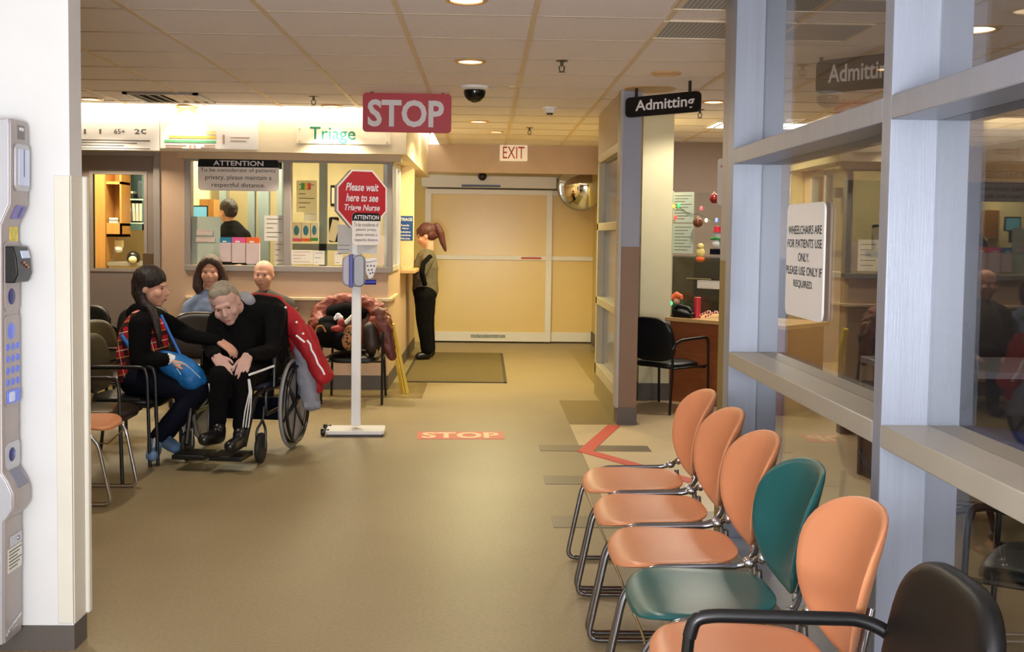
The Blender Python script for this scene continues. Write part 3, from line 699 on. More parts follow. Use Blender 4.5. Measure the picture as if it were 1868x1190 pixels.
# wheelchair
wc0 = V((-1.62, 7.60, 0)); wrz = -.12
wc = thing('wheelchair', 'black wheelchair with grey tyres carrying the grey haired man', 'wheelchair', wc0, wrz)
for s in (-1, 1):
    x = s * .30
    w = MB(); w.lathe([(.290, -.010), (.302, -.013), (.312, 0), (.302, .013), (.290, .010)], (x, .03, .312), 48, 'X'); wo = w.done('rear_wheel', tyre_grey, wc)
    MB().lathe([(.262, -.014), (.291, -.014), (.291, .014), (.262, .014), (.262, -.014)], (x, .03, .312), 48, 'X').done('rim', black_metal, wo)
    MB().tube([(x + s * .035, .03 + .262 * math.cos(2 * PI * k / 40), .312 + .262 * math.sin(2 * PI * k / 40)) for k in range(40)], .012, 8, closed=True).done('handrim', black_metal, wo)
    h = MB().lathe([(.0, -.03), (.035, -.03), (.035, .03), (.0, .035)], (x, .03, .312), 20, 'X')
    for k in range(6):
        a = 2 * PI * k / 6 + .3; h.tube([(x, .03, .312), (x, .03 + .275 * math.cos(a), .312 + .275 * math.sin(a))], [.03, .020], 8)
    h.done('spokes', black_metal, wo)
    cx_ = s * .245
    c_ = MB().lathe([(.0, -.016), (.075, -.018), (.096, -.012), (.1, 0), (.096, .012), (.075, .018), (0, .016)], (cx_, -.50, .1), 28, 'X').done('caster', M('black_rubber', (28, 28, 28), .6), wc)
    MB().tube(fillet([(cx_ - .03, -.50, .1), (cx_ - .03, -.49, .22), (cx_, -.46, .27), (cx_, -.44, .36)], .03), .009, 8).tube(fillet([(cx_ + .03, -.50, .1), (cx_ + .03, -.49, .22), (cx_, -.46, .27)], .03), .009, 8).done('caster_fork', black_metal, c_)
    MB().tube(fillet([(s * .245, .16, .93), (s * .245, .16, .40), (s * .245, .12, .30), (s * .245, -.40, .30), (s * .245, -.40, .46), (s * .245, .16, .46)], .05), .0125, 8).done('side_frame', black_metal, wc)
    MB().tube(fillet([(s * .25, .14, .70), (s * .25, -.22, .70), (s * .25, -.25, .46)], .05), .011, 8).done('armrest_tube', black_metal, wc)
    MB().box((s * .25, -.05, .715), (.05, .28, .03)).done('armrest', black_plastic, wc, bevel=.01)
    MB().tube(fillet([(s * .245, .15, .93), (s * .245, .19, .945), (s * .245, .30, .945)], .03), .015, 8).done('push_handle', black_plastic, wc)
    MB().tube(fillet([(s * .22, -.38, .46), (s * .21, -.50, .44), (s * .19, -.66, .14)], .06), .017, 8).done('footrest_hanger', black_metal, wc)
    MB().box((s * .12, -.70, .085), (.21, .22, .03)).done('footplate', black_plastic, wc, bevel=.005)
    MB().box((s * .245, -.1, .60), (.012, .3, .16)).done('skirt_guard', black_plastic, wc, bevel=.004)
MB().box((0, -.12, .47), (.46, .44, .05)).done('seat', M('navy_vinyl', (20, 24, 44), .6), wc, bevel=.015)
MB().box((0, .16, .70), (.46, .03, .42)).done('backrest', black_plastic, wc, bevel=.012)
MB().box((0, .10, .26), (.40, .03, .16)).done('under_seat_pouch', navy_cloth, wc, bevel=.01)
# red jacket hung over the wheelchair, grey fleece beneath it
YJ = 7.62
ja = thing('jacket', 'red jacket with white reflective piping hung over the back of the wheelchair', 'jacket', at(550, 620, YJ))
skinned(blob([[(at(468, 548, YJ + .10), .055), (at(500, 552, YJ + .06), .06), (at(525, 575, YJ - .02), .065), (at(545, 605, YJ - .06), .07), (at(565, 640, YJ - .08), .065), (at(588, 688, YJ - .08), .058)],
    [(at(512, 570, YJ + .06), .05), (at(535, 620, YJ + .04), .055), (at(560, 670, YJ + .02), .05), (at(582, 708, YJ), .04)], [(at(560, 600, YJ + .06), .04), (at(580, 650, YJ + .02), .045), (at(598, 685, YJ - .04), .045)]]), 'shell', red_cloth, ja, .012, 5, .03, .08)
rp = MB()
for ln in ([(540, 612), (556, 625)], [(560, 621), (566, 628), (568, 638), (575, 650), (580, 664), (588, 675), (592, 684)]):
    rp.tube([at(a, b, YJ - .172) for a, b in ln], .007, 8)
for a, b in ((521, 561), (541, 588), (553, 609)): rp.ell(at(a, b, YJ - .14), (.009, .01, .009), sub=2)
rp.done('reflective_piping', reflective, ja, world=True)
skinned(blob([[(at(377, 652, YJ), .03), (at(372, 690, YJ), .035)]]), 'far_sleeve', red_cloth, ja, .012, 4, .01)
fl = thing('fleece', 'grey fleece hanging below the red jacket beside the wheelchair wheel', 'fleece', at(562, 690, YJ + .05))
skinned(blob([[(at(545, 612, YJ + .0), .05), (at(557, 660, YJ + .0), .068), (at(563, 705, YJ + .0), .07), (at(568, 736, YJ + .0), .062)], [(at(548, 640, YJ + .08), .05), (at(556, 715, YJ + .08), .05)]]), 'body', grey_cloth, fl, .012, 4, .03, .06)
MB().tube([at(556, 739, YJ - .03), at(584, 739, YJ - .03)], [.03, .03], 10).done('cuff', grey_cloth, fl, world=True)
# woman in denim and bald man against the wall
def hairC(W): return ([[(W(0, .02, .07), .082), (W(0, .05, .03), .082), (W(0, .085, -.06), .06), (W(0, .07, -.14), .06)]] + [[(W(s * .012, -.052, .098), .034), (W(s * .05, -.045, .075), .036), (W(s * .082, -.01, .02), .036), (W(s * .10, .01, -.05), .046), (W(s * .10, .0, -.12), .048), (W(s * .08, .01, -.18), .035)] for s in (-1, 1)], [((0, .024, .050), (.094, .102, .090))])
YC = 9.80
pc = at(380, 640, YC)
figure('person', 'woman with shoulder length brown hair in a light denim jacket seated by the triage wall', (pc.x, YC, 0), skin, denim, navy_cloth, shoe_black, hair_brown,
    (at(384, 496, YC), .12, .05, 0, 1.1), at(381, 535, YC), [(at(380, 630, YC), .15), (at(380, 600, YC), .145), (at(380, 575, YC), .15), (at(380, 560, YC), .12)],
    [(at(347, 562, YC), at(342, 600, YC - .1), at(372, 612, YC - .35), (1, -.4, 0), (0, -.3, 1), 1, .4), (at(415, 562, YC), at(420, 600, YC - .15), at(392, 600, YC - .35), (-1, -.4, 0), (0, -.3, 1), -1, .4)],
    [((pc.x - .09, YC - .05, .53), (pc.x - .10, YC - .46, .53), (pc.x - .10, YC - .48, .10)), ((pc.x + .09, YC - .05, .53), (pc.x + .10, YC - .46, .53), (pc.x + .10, YC - .48, .10))],
    [((pc.x - .10, YC - .48, .05), (pc.x - .11, YC - .64, .042)), ((pc.x + .10, YC - .48, .05), (pc.x + .11, YC - .64, .042))], hairC, vox=.012)
pd = at(483, 640, YC)
figure('person', 'bald man in a dark grey tee seated behind the wheelchair', (pd.x, YC, 0), skin, grey_shirt, navy_cloth, shoe_black, hair_grey,
    (at(481, 502, YC), -.05, .02, 0, 1.08), at(483, 535, YC), [(at(485, 630, YC), .165), (at(485, 600, YC), .17), (at(485, 575, YC), .17), (at(485, 560, YC), .14)],
    [(at(447, 557, YC), at(440, 610, YC - .05), at(455, 640, YC - .3), (.6, -.6, 0), (0, -.3, 1), 1, .4), (at(524, 557, YC), at(532, 610, YC - .05), at(510, 640, YC - .3), (-.6, -.6, 0), (0, -.3, 1), -1, .4)],
    [((pd.x - .09, YC - .05, .53), (pd.x - .12, YC - .46, .53), (pd.x - .12, YC - .48, .10)), ((pd.x + .09, YC - .05, .53), (pd.x + .12, YC - .46, .53), (pd.x + .12, YC - .48, .10))],
    [((pd.x - .12, YC - .48, .05), (pd.x - .13, YC - .64, .042)), ((pd.x + .12, YC - .48, .05), (pd.x + .13, YC - .64, .042))], None, vox=.012, sleeve=False)
# standing woman at the side counter
YE = 13.05
def hairE(W): return ([[(W(0, .02, .07), .084), (W(0, .05, .03), .08), (W(0, .085, -.03), .045)], [(W(0, -.06, .075), .036), (W(0, -.08, .03), .022)], [(W(.055, .0, .05), .04), (W(.06, -.045, .02), .022)], [(W(-.055, .0, .05), .04), (W(-.06, -.045, .02), .022)],
    [(W(0, .10, .08), .03), (W(0, .15, .07), .042), (W(0, .17, -.02), .045), (W(0, .165, -.12), .036), (W(0, .17, -.22), .018)]], [((0, .020, .050), (.094, .106, .094)), ((0, .05, .0), (.082, .07, .08))])
pe = at(775, 655, YE)
ew = figure('person', 'woman with an auburn ponytail and olive jacket standing at the side counter', (pe.x, YE, 0), skin, olive_cloth, black_cloth, shoe_black, hair_red,
    (at(777, 430, YE), -PI / 2 - .1, .28, 0, 1.05), at(783, 460, YE), [(at(776, 530, YE), .160), (at(776, 508, YE), .15), (at(776, 488, YE), .158), (at(778, 474, YE), .13)],
    [(at(779, 476, YE - .16), at(766, 505, YE - .2), at(768, 492, YE - .12), (-.8, .3, -.1), (0, -.2, 1), 1, .4), (at(779, 476, YE + .16), at(766, 505, YE + .2), at(767, 492, YE + .1), (-.8, -.3, -.1), (0, -.2, 1), -1, .4)],
    [(at(774, 540, YE - .09), at(773, 588, YE - .10), at(779, 640, YE - .10)), (at(776, 540, YE + .09), at(779, 590, YE + .10), at(784, 636, YE + .10))],
    [(at(781, 648, YE - .1), at(763, 650, YE - .14)), (at(787, 644, YE + .1), at(772, 646, YE + .08))], hairE, vox=.012, ls=1.3)
MB().tube([at(785, 468, YE - .17), at(772, 480, YE - .27), at(770, 498, YE - .29), at(775, 520, YE - .2)], .03, 10).done('dark_bag_strap', black_cloth, ew, world=True)
# clerk behind the window
YF = 11.9
pf = at(420, 640, YF)
def hairF(W): return ([[(W(0, .025, .065), .086), (W(0, .055, .03), .082), (W(0, .09, -.02), .045)], [(W(.058, .02, .05), .035)], [(W(-.058, .02, .05), .035)]], [((0, .024, .050), (.090, .100, .090)), ((0, .05, 0), (.080, .068, .075))])
figure('person', 'clerk with short dark hair in a dark jacket standing behind the triage window', (pf.x, YF, 0), skin, black_cloth, black_cloth, shoe_black, hair_dark,
    (at(415, 387, YF), -2.2, .15, 0, 1.0), at(420, 408, YF), [(at(424, 480, YF), .15), (at(424, 455, YF), .15), (at(424, 435, YF), .165), (at(423, 424, YF), .14)],
    [(at(405, 428, YF - .1), at(398, 465, YF - .15), at(385, 470, YF - .1), (-1, 0, 0), (0, 0, 1), 1, .4), (at(446, 432, YF), at(452, 470, YF), at(440, 485, YF - .2), (-1, -.3, 0), (0, 0, 1), -1, .4)],
    [((pf.x - .09, YF, .88), (pf.x - .09, YF, .5), (pf.x - .09, YF, .1)), ((pf.x + .09, YF, .88), (pf.x + .09, YF, .5), (pf.x + .09, YF, .1))],
    [((pf.x - .09, YF, .05), (pf.x - .13, YF - .14, .042)), ((pf.x + .09, YF, .05), (pf.x + .05, YF - .14, .042))], hairF, vox=.014, eyes=False)
# ------------------------------------------------------------------ signs
def flat_sign(name, label, cat, cpt, w, h, mat, rz=0, th=.008, r=.02, lines=(), lmat=navy_text, bold=.012, shear=0, group=None):
    t = thing(name, label, cat, cpt, rz, group)
    MB().prism(rrect(w, h, r), 0, th, 'XZ').done('panel', mat, t)
    if lines: letters(t, lines, lmat, -.0012, bold, shear=shear)
    return t
def attention(label, cpt, w, h, rz=0, parent=None):
    t = thing('notice_sign', label, 'sign', cpt, rz) if parent is None else parent
    k = h * .26; o = V((0, 0, 0))
    MB().prism(rrect(w, h, h * .12), 0, .006, 'XZ').done('panel', white_sign, t)
    pr = rrect(w, h, h * .12); hb = [(x, z) for x, z in pr if z > h / 2 - k] + [(-w / 2, h / 2 - k), (w / 2, h / 2 - k)]
    MB().prism(hb, -.001, .001, 'XZ').done('header_band', black_sign, t)
    letters(t, [('ATTENTION', 0, h / 2 - k * .52, w * .62, k * .62)], grey_letter, -.0022, .02, 'header_lettering')
    letters(t, [('To be considerate of patients\'', 0, h * .135, w * .94, h * .16), ('privacy, please maintain a', 0, -h * .10, w * .82, h * .19), ('respectful distance.', 0, -h * .335, w * .66, h * .18)], navy_text, -.0012, .0)
    return t
def px_sign(px0, py0, px1, py1, Y):
    a, b = at(px0, py0, Y), at(px1, py1, Y); return (a + b) / 2, b.x - a.x, a.z - b.z
c, w, h = px_sign(361, 289, 508.5, 349.5, TY - .03); attention('white attention notice with a black header on the triage window, asking for privacy', c, w, h)
# hanging STOP sign
c, w, h = px_sign(662, 169, 823, 243, 9.0)
t = flat_sign('hanging_sign', 'red hanging sign with white letters STOP below the ceiling', 'sign', c, w, h, stop_red, .03, .02, .03, [('STOP', -.01, -.005, w * .86, h * .70)], grey_letter, .03)
mb = MB()
for s in (-1, 1): mb.bb(s * w * .4 - .012, s * w * .4 + .012, .005, .015, h / 2, max(h / 2 + .02, CEIL - c.z))
mb.done('hanger', black_metal, t)
# Admitting signs
def admitting(label, pl, pr, h):
    pl, pr = V(pl), V(pr); cc = (pl + pr) / 2; d = pr - pl
    t = flat_sign('hanging_sign', label, 'sign', cc, d.xy.length, h, black_sign, math.atan2(d.y, d.x), .03, .035, [('Admitting', .03, -.005, d.xy.length * .80, h * .70)], grey_letter, .02)
    mb = MB()
    for s in (-1, 1): mb.tube([(s * .25, .015, h / 2), (s * .25, .015, CEIL - cc.z)], .012, 8)
    mb.done('hanger', black_metal, t)
    return t
pl = at(1141, 196, 8.50); pr = at(1275, 185, 8.0); pl.z = pr.z = (pl.z + pr.z) / 2
admitting('black hanging sign with white letters Admitting in front of the grey column', pl, pr, .150)
pl = at(1488, 150, 6.95); pr = at(1640, 138, 6.55); pl.z = pr.z = CEIL - .125  # second sign added beyond the glass in place of a reflected one
admitting('black hanging sign with white letters Admitting beyond the glass partition, standing in for a reflection', pl, pr, .205)
# exit sign
c, w, h = px_sign(912, 263, 962, 294, HY - .10)
t = flat_sign('exit_sign', 'white exit sign with red letters above the sliding doors', 'sign', c, w, h, M('exit_white', (244, 230, 206), .4, emit=.25), 0, .10, .01, [('EXIT', 0, 0, w * .78, h * .72)], red_sign, .0)
# bulkhead panels
BY = TY - .208
def bp(px0, py0, px1, py1): return px_sign(px0, py0, px1, py1, BY)
c, w, h = bp(120, 207, 291, 275)
t = flat_sign('information_panel', 'overlit white panel with small black figures above the grey triage door', 'sign', c, w, h, white_paint, 0, .008, .004)
mb = MB()
for i, (s, px) in enumerate((('↑', 155), ('1', 183), ('65+', 218), ('2', 250), ('c', 262))):
    q = at(px, 240, BY); text_into(mb, s if i else '1', q.x - c.x, q.z - c.z, .018 if i < 2 else (.05 if len(s) < 3 else .10), .045)
for k in range(4):
    q = at(220, 256 + 5 * k, BY); mb.bb(-w * .45 + (k % 2) * .05, w * .40 - .12 * (k % 3), -.0015, -.0005, q.z - c.z - .004, q.z - c.z + .004)
mb.done('lettering', grey_text, t)
c, w, h = bp(292, 209, 470, 273)
t = flat_sign('information_panel', 'overlit white panel with stepped green and yellow bars left of the Triage plate', 'sign', c, w, h, white_paint, 0, .010, .004)
for nm, m, a in (('green_bar', M('chart_green', (90, 170, 120), .6), (300, 255, 394, 261)), ('yellow_bar', M('chart_yellow', (220, 180, 80), .6), (308, 247, 394, 253.5)), ('pale_bar', M('chart_pale', (226, 214, 150), .6), (376, 239, 394, 246))):
    cc, ww, hh = bp(*a); MB().bb(cc.x - c.x - ww / 2, cc.x - c.x + ww / 2, -.0015, 0, cc.z - c.z - hh / 2, cc.z - c.z + hh / 2).done(nm, m, t)
mb = MB()
for a in ((302, 264, 340, 266), (302, 268, 332, 270), (372, 264, 392, 266), (366, 268, 392, 270), (345, 264, 349, 271), (353, 264, 357, 271), (420, 250, 455, 252), (420, 256, 450, 258), (406, 246, 410, 262)):
    cc, ww, hh = bp(*a); mb.bb(cc.x - c.x - ww / 2, cc.x - c.x + ww / 2, -.0015, -.0005, cc.z - c.z - hh / 2, cc.z - c.z + hh / 2)
mb.done('printed_lines', M('faded_print', (190, 150, 130), .6), t)
c, w, h = bp(541, 231, 712, 264)
t = flat_sign('name_plate', 'cream plate with green letters Triage on the bulkhead', 'sign', c, w, h, M('plate_cream', (240, 232, 206), .5), 0, .012, .006)
q = at(607, 247, BY); letters(t, [('Triage', q.x - c.x, q.z - c.z, .42, .155)], green_text, -.0015, .01)
mb = MB()
for sx in (-1, 1):
    for sz in (-1, 1): mb.lathe([(.008, 0), (.008, .008), (0, .01)], (sx * (w / 2 - .03), 0, sz * (h / 2 - .02)), 10, 'Y')
mb.done('screws', brass_ring, t)
# blue TRIAGE card on the lit divider
c, w, h = px_sign(728.5, 394, 753, 439, 11.995)
t = flat_sign('blue_card', 'blue notice headed TRIAGE on the lit divider beside the standing woman', 'sign', c, w, h, blue_sign, 0, .004, .004, [('TRIAGE', 0, h * .36, w * .9, h * .13)] + [(s, -w * .06, h * .12 - k * h * .135, w * ww, h * .075) for k, (s, ww) in enumerate((('Results', .6), ('Allergy', .5), ('Medications', .8), ('Cardiac/Stroke', .82), ('Wait times', .7)))], white_paint, .02)
# sign stand with hand sanitiser
SY = 8.15
bp0 = atz(650, 790); tx = thing('sign_stand', 'white floor stand with a red octagon sign and hand sanitiser', 'sign stand', (bp0.x, SY, 0), .05)
MB().prism(rrect(.435, .26, .03), .014, .042, 'XY').done('base_plate', white_paint, tx, bevel=.006)
for yy in (-.09, .10): MB().lathe([(0, -.014), (.026, -.014), (.03, 0), (.026, .014), (0, .014)], (-.235, yy, .03), 16, 'X').tube([(-.235, yy, .03), (-.19, yy, .045)], .008).done('wheel', black_metal, tx)
MB().bb(-.2, .2, -.12, .12, .0, .014).done('base_foot', black_metal, tx)
pz = at(655, 440, SY).z
MB().bb(-.035, .035, -.02, .035, .06, pz + .35).done('pole', white_paint, tx, bevel=.006)
MB().bb(-.022, .022, .035, .05, .06, pz + .35).done('pole_channel', M('pole_grey', (186, 180, 186), .4), tx)
oc = at(661, 364, SY); ol = V((oc.x - bp0.x, -.06, oc.z))
def octo(rx, rz_): return [(ol.x + rx * math.cos(PI / 8 + k * PI / 4) / math.cos(PI / 8), ol.z + rz_ * math.sin(PI / 8 + k * PI / 4) / math.cos(PI / 8)) for k in range(8)]
Rz = Matrix.Rotation(.36, 4, 'Z')
def turned(mb): mb.bm.transform(Matrix.Translation((ol.x, ol.y, 0)) @ Rz @ Matrix.Translation((-ol.x, 0, 0))); return mb
turned(MB().prism(octo(.188, .212), .0, .07, 'XZ')).done('octagon_case', M('octagon_grey', (190, 186, 186), .45), tx, bevel=.003)
og = turned(MB().prism(octo(.190, .214), -.006, .0, 'XZ')).done('octagon_rim', white_sign, tx)
turned(MB().prism(octo(.178, .201), -.009, -.005, 'XZ')).done('octagon_face', M('octagon_red', (186, 18, 32), .45, var=.05), tx)
e = bpy.data.objects.new('octagon_lettering', None); bpy.data.objects.remove(e)
mb = MB()
for s, dz, ww in (('Please wait', .088, .25), ('here to see', .010, .245), ('Triage Nurse', -.068, .27)): text_into(mb, s, ol.x, ol.z + dz, ww, .058, y=-.0105, bold=.02, shear=.25)
turned(mb).done('octagon_lettering', grey_letter, tx)
# small notice under it
w, h = .215, .235; nz = at(668, 418, SY).z; nx = ol.x + .03
def turned2(o_): pass
mb = MB().prism(rrect(w, h, .03, cx=nx, cz=nz), -.016, -.010, 'XZ'); turned(mb).done('notice_panel', white_sign, tx)
pr = rrect(w, h, .03, cx=nx, cz=nz); hb = [(x, z) for x, z in pr if z > nz + h / 2 - .058] + [(nx - w / 2, nz + h / 2 - .058), (nx + w / 2, nz + h / 2 - .058)]
turned(MB().prism(hb, -.018, -.015, 'XZ')).done('notice_header', black_sign, tx)
mb = MB(); text_into(mb, 'ATTENTION', nx, nz + h / 2 - .032, w * .88, .032, y=-.0195, bold=.02); turned(mb).done('notice_header_lettering', grey_letter, tx)
mb = MB()
for k, (s, ww) in enumerate((('To be considerate of', .86), ("patients' privacy,", .72), ('please maintain a', .75), ('respectful distance.', .84))): text_into(mb, s, nx, nz + .032 - k * .038, w * ww, .028, y=-.0172, bold=.0)
turned(mb).done('notice_lettering', navy_text, tx)
# papers behind and dispenser
def lx(px, py, dy=0): p = at(px, py, SY + dy); return p.x - bp0.x, p.z
a, b = lx(616, 410), lx(648, 462)
MB().bb(a[0], b[0], .0, .003, b[1], a[1]).done('taped_paper', M('pale_sheet', (206, 202, 198), .8), tx)
a, b = lx(652, 443), lx(672, 463); MB().bb(a[0], lx(688, 440)[0], -.028, -.025, b[1], a[1]).done('taped_paper', M('pale_sheet', (206, 202, 198), .8), tx)
mb = MB()
for k in range(3): mb.bb(lx(619, 0)[0], lx(640, 0)[0], -.001, .0, lx(0, 455 + 0 * k)[1] + .03 * k, lx(0, 455)[1] + .03 * k + .004)
mb.done('printed_lines', grey_text, tx)
x0, x1, xm = lx(626, 495)[0], lx(668, 495)[0], lx(640, 495)[0]; z0, z1 = lx(640, 522)[1], lx(640, 465)[1]
MB().prism(rrect(x1 - x0, z1 - z0, .05, cx=(x0 + x1) / 2, cz=(z0 + z1) / 2), -.10, -.022, 'XZ').done('dispenser_case', lilac_grey, tx, bevel=.012)
a, b = lx(638.5, 495)[0], lx(646, 495)[0]
MB().prism(rrect(b - a, z1 - z0 + .012, .01, cx=(a + b) / 2, cz=(z0 + z1) / 2), -.108, -.018, 'XZ').done('dispenser_band', royal, tx, bevel=.004)
b2 = lx(667, 495)[0]
MB().prism(rrect(b2 - b, z1 - z0 + .004, .04, cx=(b + b2) / 2, cz=(z0 + z1) / 2), -.112, -.02, 'XZ').done('dispenser_window', clear_grey, tx, bevel=.01)
q0, q1 = lx(666, 513), lx(687, 513)
MB().tube([(q0[0], -.07, q0[1] - .005), (q1[0], -.07, q1[1] - .005)], .020, 14).done('push_lever', royal, tx)
cc = lx(676, 490)
MB().prism([(cc[0] + x, cc[1] + z) for x, z in ((-.04, .075), (.045, .08), (.05, .04), (.035, -.02), (.015, -.07), (-.01, -.075), (-.03, -.03), (-.045, .03))], -.045, -.035, 'XZ').done('hygiene_card', white_sign, tx)
mb = MB()
for (dx, dz) in ((-.02, .02), (.005, .022), (.028, .02), (-.012, -.01), (.012, -.008), (.0, -.035), (.018, -.03)): mb.lathe([(.007, 0), (0, .001)], (cc[0] + dx, -.0465, cc[1] + dz), 8, 'Y')
mb.tube([(cc[0] - .045, -.047, cc[1] + .045), (cc[0], -.047, cc[1] + .05), (cc[0] + .045, -.047, cc[1] + .06)], .002, 5)
mb.done('printed_dots', M('lilac_print', (110, 100, 140), .6), tx)
# floor decal, tape, rug
a, b, c_, d = atz(761, 800), atz(921, 803), atz(763, 787), atz(917, 790)
cx_, cy_ = (a.x + b.x + c_.x + d.x) / 4, (a.y + b.y + c_.y + d.y) / 4
t = thing('floor_decal', 'red decal with pale letters STOP stuck on the vinyl floor', 'decal', (cx_, cy_, 0), .04)
ww, hh = (b.x - a.x), .30
MB().bb(-ww / 2, ww / 2, -hh / 2, hh / 2, 0, .0025).done('sheet', M('decal_red', (206, 82, 66), .5, var=.06), t)
mb = MB(); text_into(mb, 'STOP', 0, 0, ww * .90, hh * .76, bold=.03)
mb.bm.transform(Matrix(((1, 0, 0, 0), (0, 0, 1, 0), (0, 1, 0, .0045), (0, 0, 0, 1))))
mb.done('lettering', M('decal_cream', (236, 200, 160), .5), t)
def strip(name, label, cat, pts, wd, mat, h=.003):
    mb = MB(); n = len(pts); L_, R_ = [], []
    for i, p in enumerate(pts):
        d = (pts[min(i + 1, n - 1)] - pts[max(i - 1, 0)]).normalized(); nn = V((-d.y, d.x, 0))
        if 0 < i < n - 1:
            d1 = (pts[i] - pts[i - 1]).normalized(); d2 = (pts[i + 1] - pts[i]).normalized(); nn = (V((-d1.y, d1.x, 0)) + V((-d2.y, d2.x, 0))).normalized() / max(.35, math.cos(d1.angle(d2) / 2))
        L_.append(p + nn * wd / 2); R_.append(p - nn * wd / 2)
    v = [V((q.x, q.y, z)) for q in L_ + R_ for z in (0.0, h)]
    f = []
    for i in range(n - 1):
        a, b, c, d = 2 * i, 2 * i + 2, 2 * (n + i), 2 * (n + i + 1)
        f += [(a + 1, b + 1, d + 1, c + 1), (a, c, d, b), (a, b, b + 1, a + 1), (c, c + 1, d + 1, d)]
    f += [(0, 1, 2 * n + 1, 2 * n), (2 * n - 2, 4 * n - 2, 4 * n - 1, 2 * n - 1)]
    mb._add(v, f, False); return tag(mb.done(name, mat), label, cat)
strip('floor_tape', 'red tape line bent to a point on the floor beyond the peach chairs', 'tape', [V((1.04, 8.60, .0)), V((.715, 7.55, 0)), V((1.30, 6.62, 0))], .10, red_tape, .0045)
mr = thing('door_mat', 'olive brown door mat in front of the sliding doors', 'mat', (-.30, 12.4, 0))
MB().bb(-.50, .51, -1.36, 1.36, 0, .012).done('pile', mat_rug, mr, bevel=.003)
mb = MB()
for a in ((-.52, .53, -1.38, -1.35), (-.52, .53, 1.35, 1.38), (-.53, -.50, -1.38, 1.38), (.51, .54, -1.38, 1.38)): mb.bb(*a, 0, .008)
mb.done('rubber_edge', M('mat_edge', (70, 62, 44), .7), mr)
# ------------------------------------------------------------------ coats on the chair
YP = 9.72
pj = thing('puffer_jacket', 'rust brown quilted puffer jacket draped over the back of the chair by the triage corner', 'jacket', at(640, 570, YP))
segs = []
for k in range(5):
    u = k / 4; r = .066 - .004 * k
    segs.append([(at(572 + 6 * k, 592 - 6 * k, YP + .02 * k), r * .8), (at(585 + 5 * k, 565 - 4 * k, YP + .10), r), (at(620 + 2 * k, 548 + 1 * k, YP + .16), r), (at(655, 548 + 2 * k, YP + .16), r), (at(690 - 3 * k, 562, YP + .10), r), (at(705 - 4 * k, 590, YP + .04), r * .9)])
skinned(blob(segs, [(at(640, 590, YP + .17), (.33, .05, .19)), (at(690, 590, YP + .02), (.09, .12, .13)), (at(585, 590, YP + .03), (.08, .12, .09))]), 'quilted_body', puffer, pj, .012, 3, .04, .045)
skinned(blob([[(at(690, 572, YP - .02), .065), (at(702, 600, YP - .08), .07), (at(709, 630, YP - .1), .06), (at(715, 650, YP - .1), .046)]]), 'sleeve', puffer_dark, pj, .012, 3, .03, .05)
skinned(blob([[(at(606, 570, YP + .05), .06), (at(632, 566, YP + .05), .075), (at(658, 572, YP + .05), .06)]]), 'dark_lining', black_cloth, pj, .012, 4, .02)
bg = thing('handbag', 'black handbag with a tan handle on the seat under the puffer jacket', 'bag', at(595, 615, YP - .1))
skinned(blob([], [(at(598, 612, YP - .10), (.13, .11, .11)), (at(625, 622, YP - .12), (.12, .1, .09)), (at(600, 588, YP - .02), (.11, .1, .06))]), 'bag_body', black_cloth, bg, .012, 4, .03, .08)
MB().tube(fillet([at(574, 612, YP - .235), at(578, 596, YP - .235), at(588, 594, YP - .235), at(594, 606, YP - .235)], .03), .007, 8).done('handle', M('tan_leather', (196, 120, 60), .5), bg, world=True)
lp = thing('tote_bag', 'leopard print bag beside the black handbag on the chair', 'bag', at(640, 618, YP - .15))
skinned(blob([], [(at(640, 616, YP - .16), (.07, .09, .11)), (at(634, 622, YP - .20), (.05, .07, .08))]), 'bag_body', leo, lp, .012, 4, .012, .06)
rg = thing('purse', 'small red purse on top of the bags on the chair', 'purse', at(614, 600, YP - .22)); skinned(blob([], [(at(615, 600, YP - .22), (.06, .04, .03)), (at(622, 588, YP - .20), (.035, .03, .03))]), 'pouch', M('dusty_red', (150, 44, 40), .6), rg, .008, 4, .01, .04)
ts = thing('tissue', 'crumpled white tissue poking out above the bags on the chair', 'tissue', at(617, 577, YP - .16)); skinned(blob([], [(at(617, 577, YP - .16), (.028, .02, .03)), (at(622, 580, YP - .17), (.022, .02, .02)), (at(612, 581, YP - .17), (.016, .02, .018))]), 'sheet', white_paint, ts, .006, 2, .02, .02)
tag(MB().tube([at(629, 590, YP - .2), at(644, 576, YP - .18)], .017, 10).done('rolled_paper', paper), 'cream rolled paper leaning among the bags on the chair', 'paper')
bb_ = thing('backpack', 'dark brown bag hanging from the side of the chair behind the stand pole', 'bag', at(680, 620, YP - .05))
skinned(blob([[(at(676, 600, YP - .05), .07), (at(680, 630, YP - .05), .08)]]), 'bag_body', M('dark_brown_leather', (50, 36, 26), .5, var=.2, bump=.2, bs=30), bb_, .012, 4, .02)
MB().tube(fillet([at(668, 645, YP - .1), at(676, 655, YP - .1), at(686, 650, YP - .1), at(688, 638, YP - .1)], .02), .006, 6).done('buckle_strap', brass_ring, bb_, world=True)
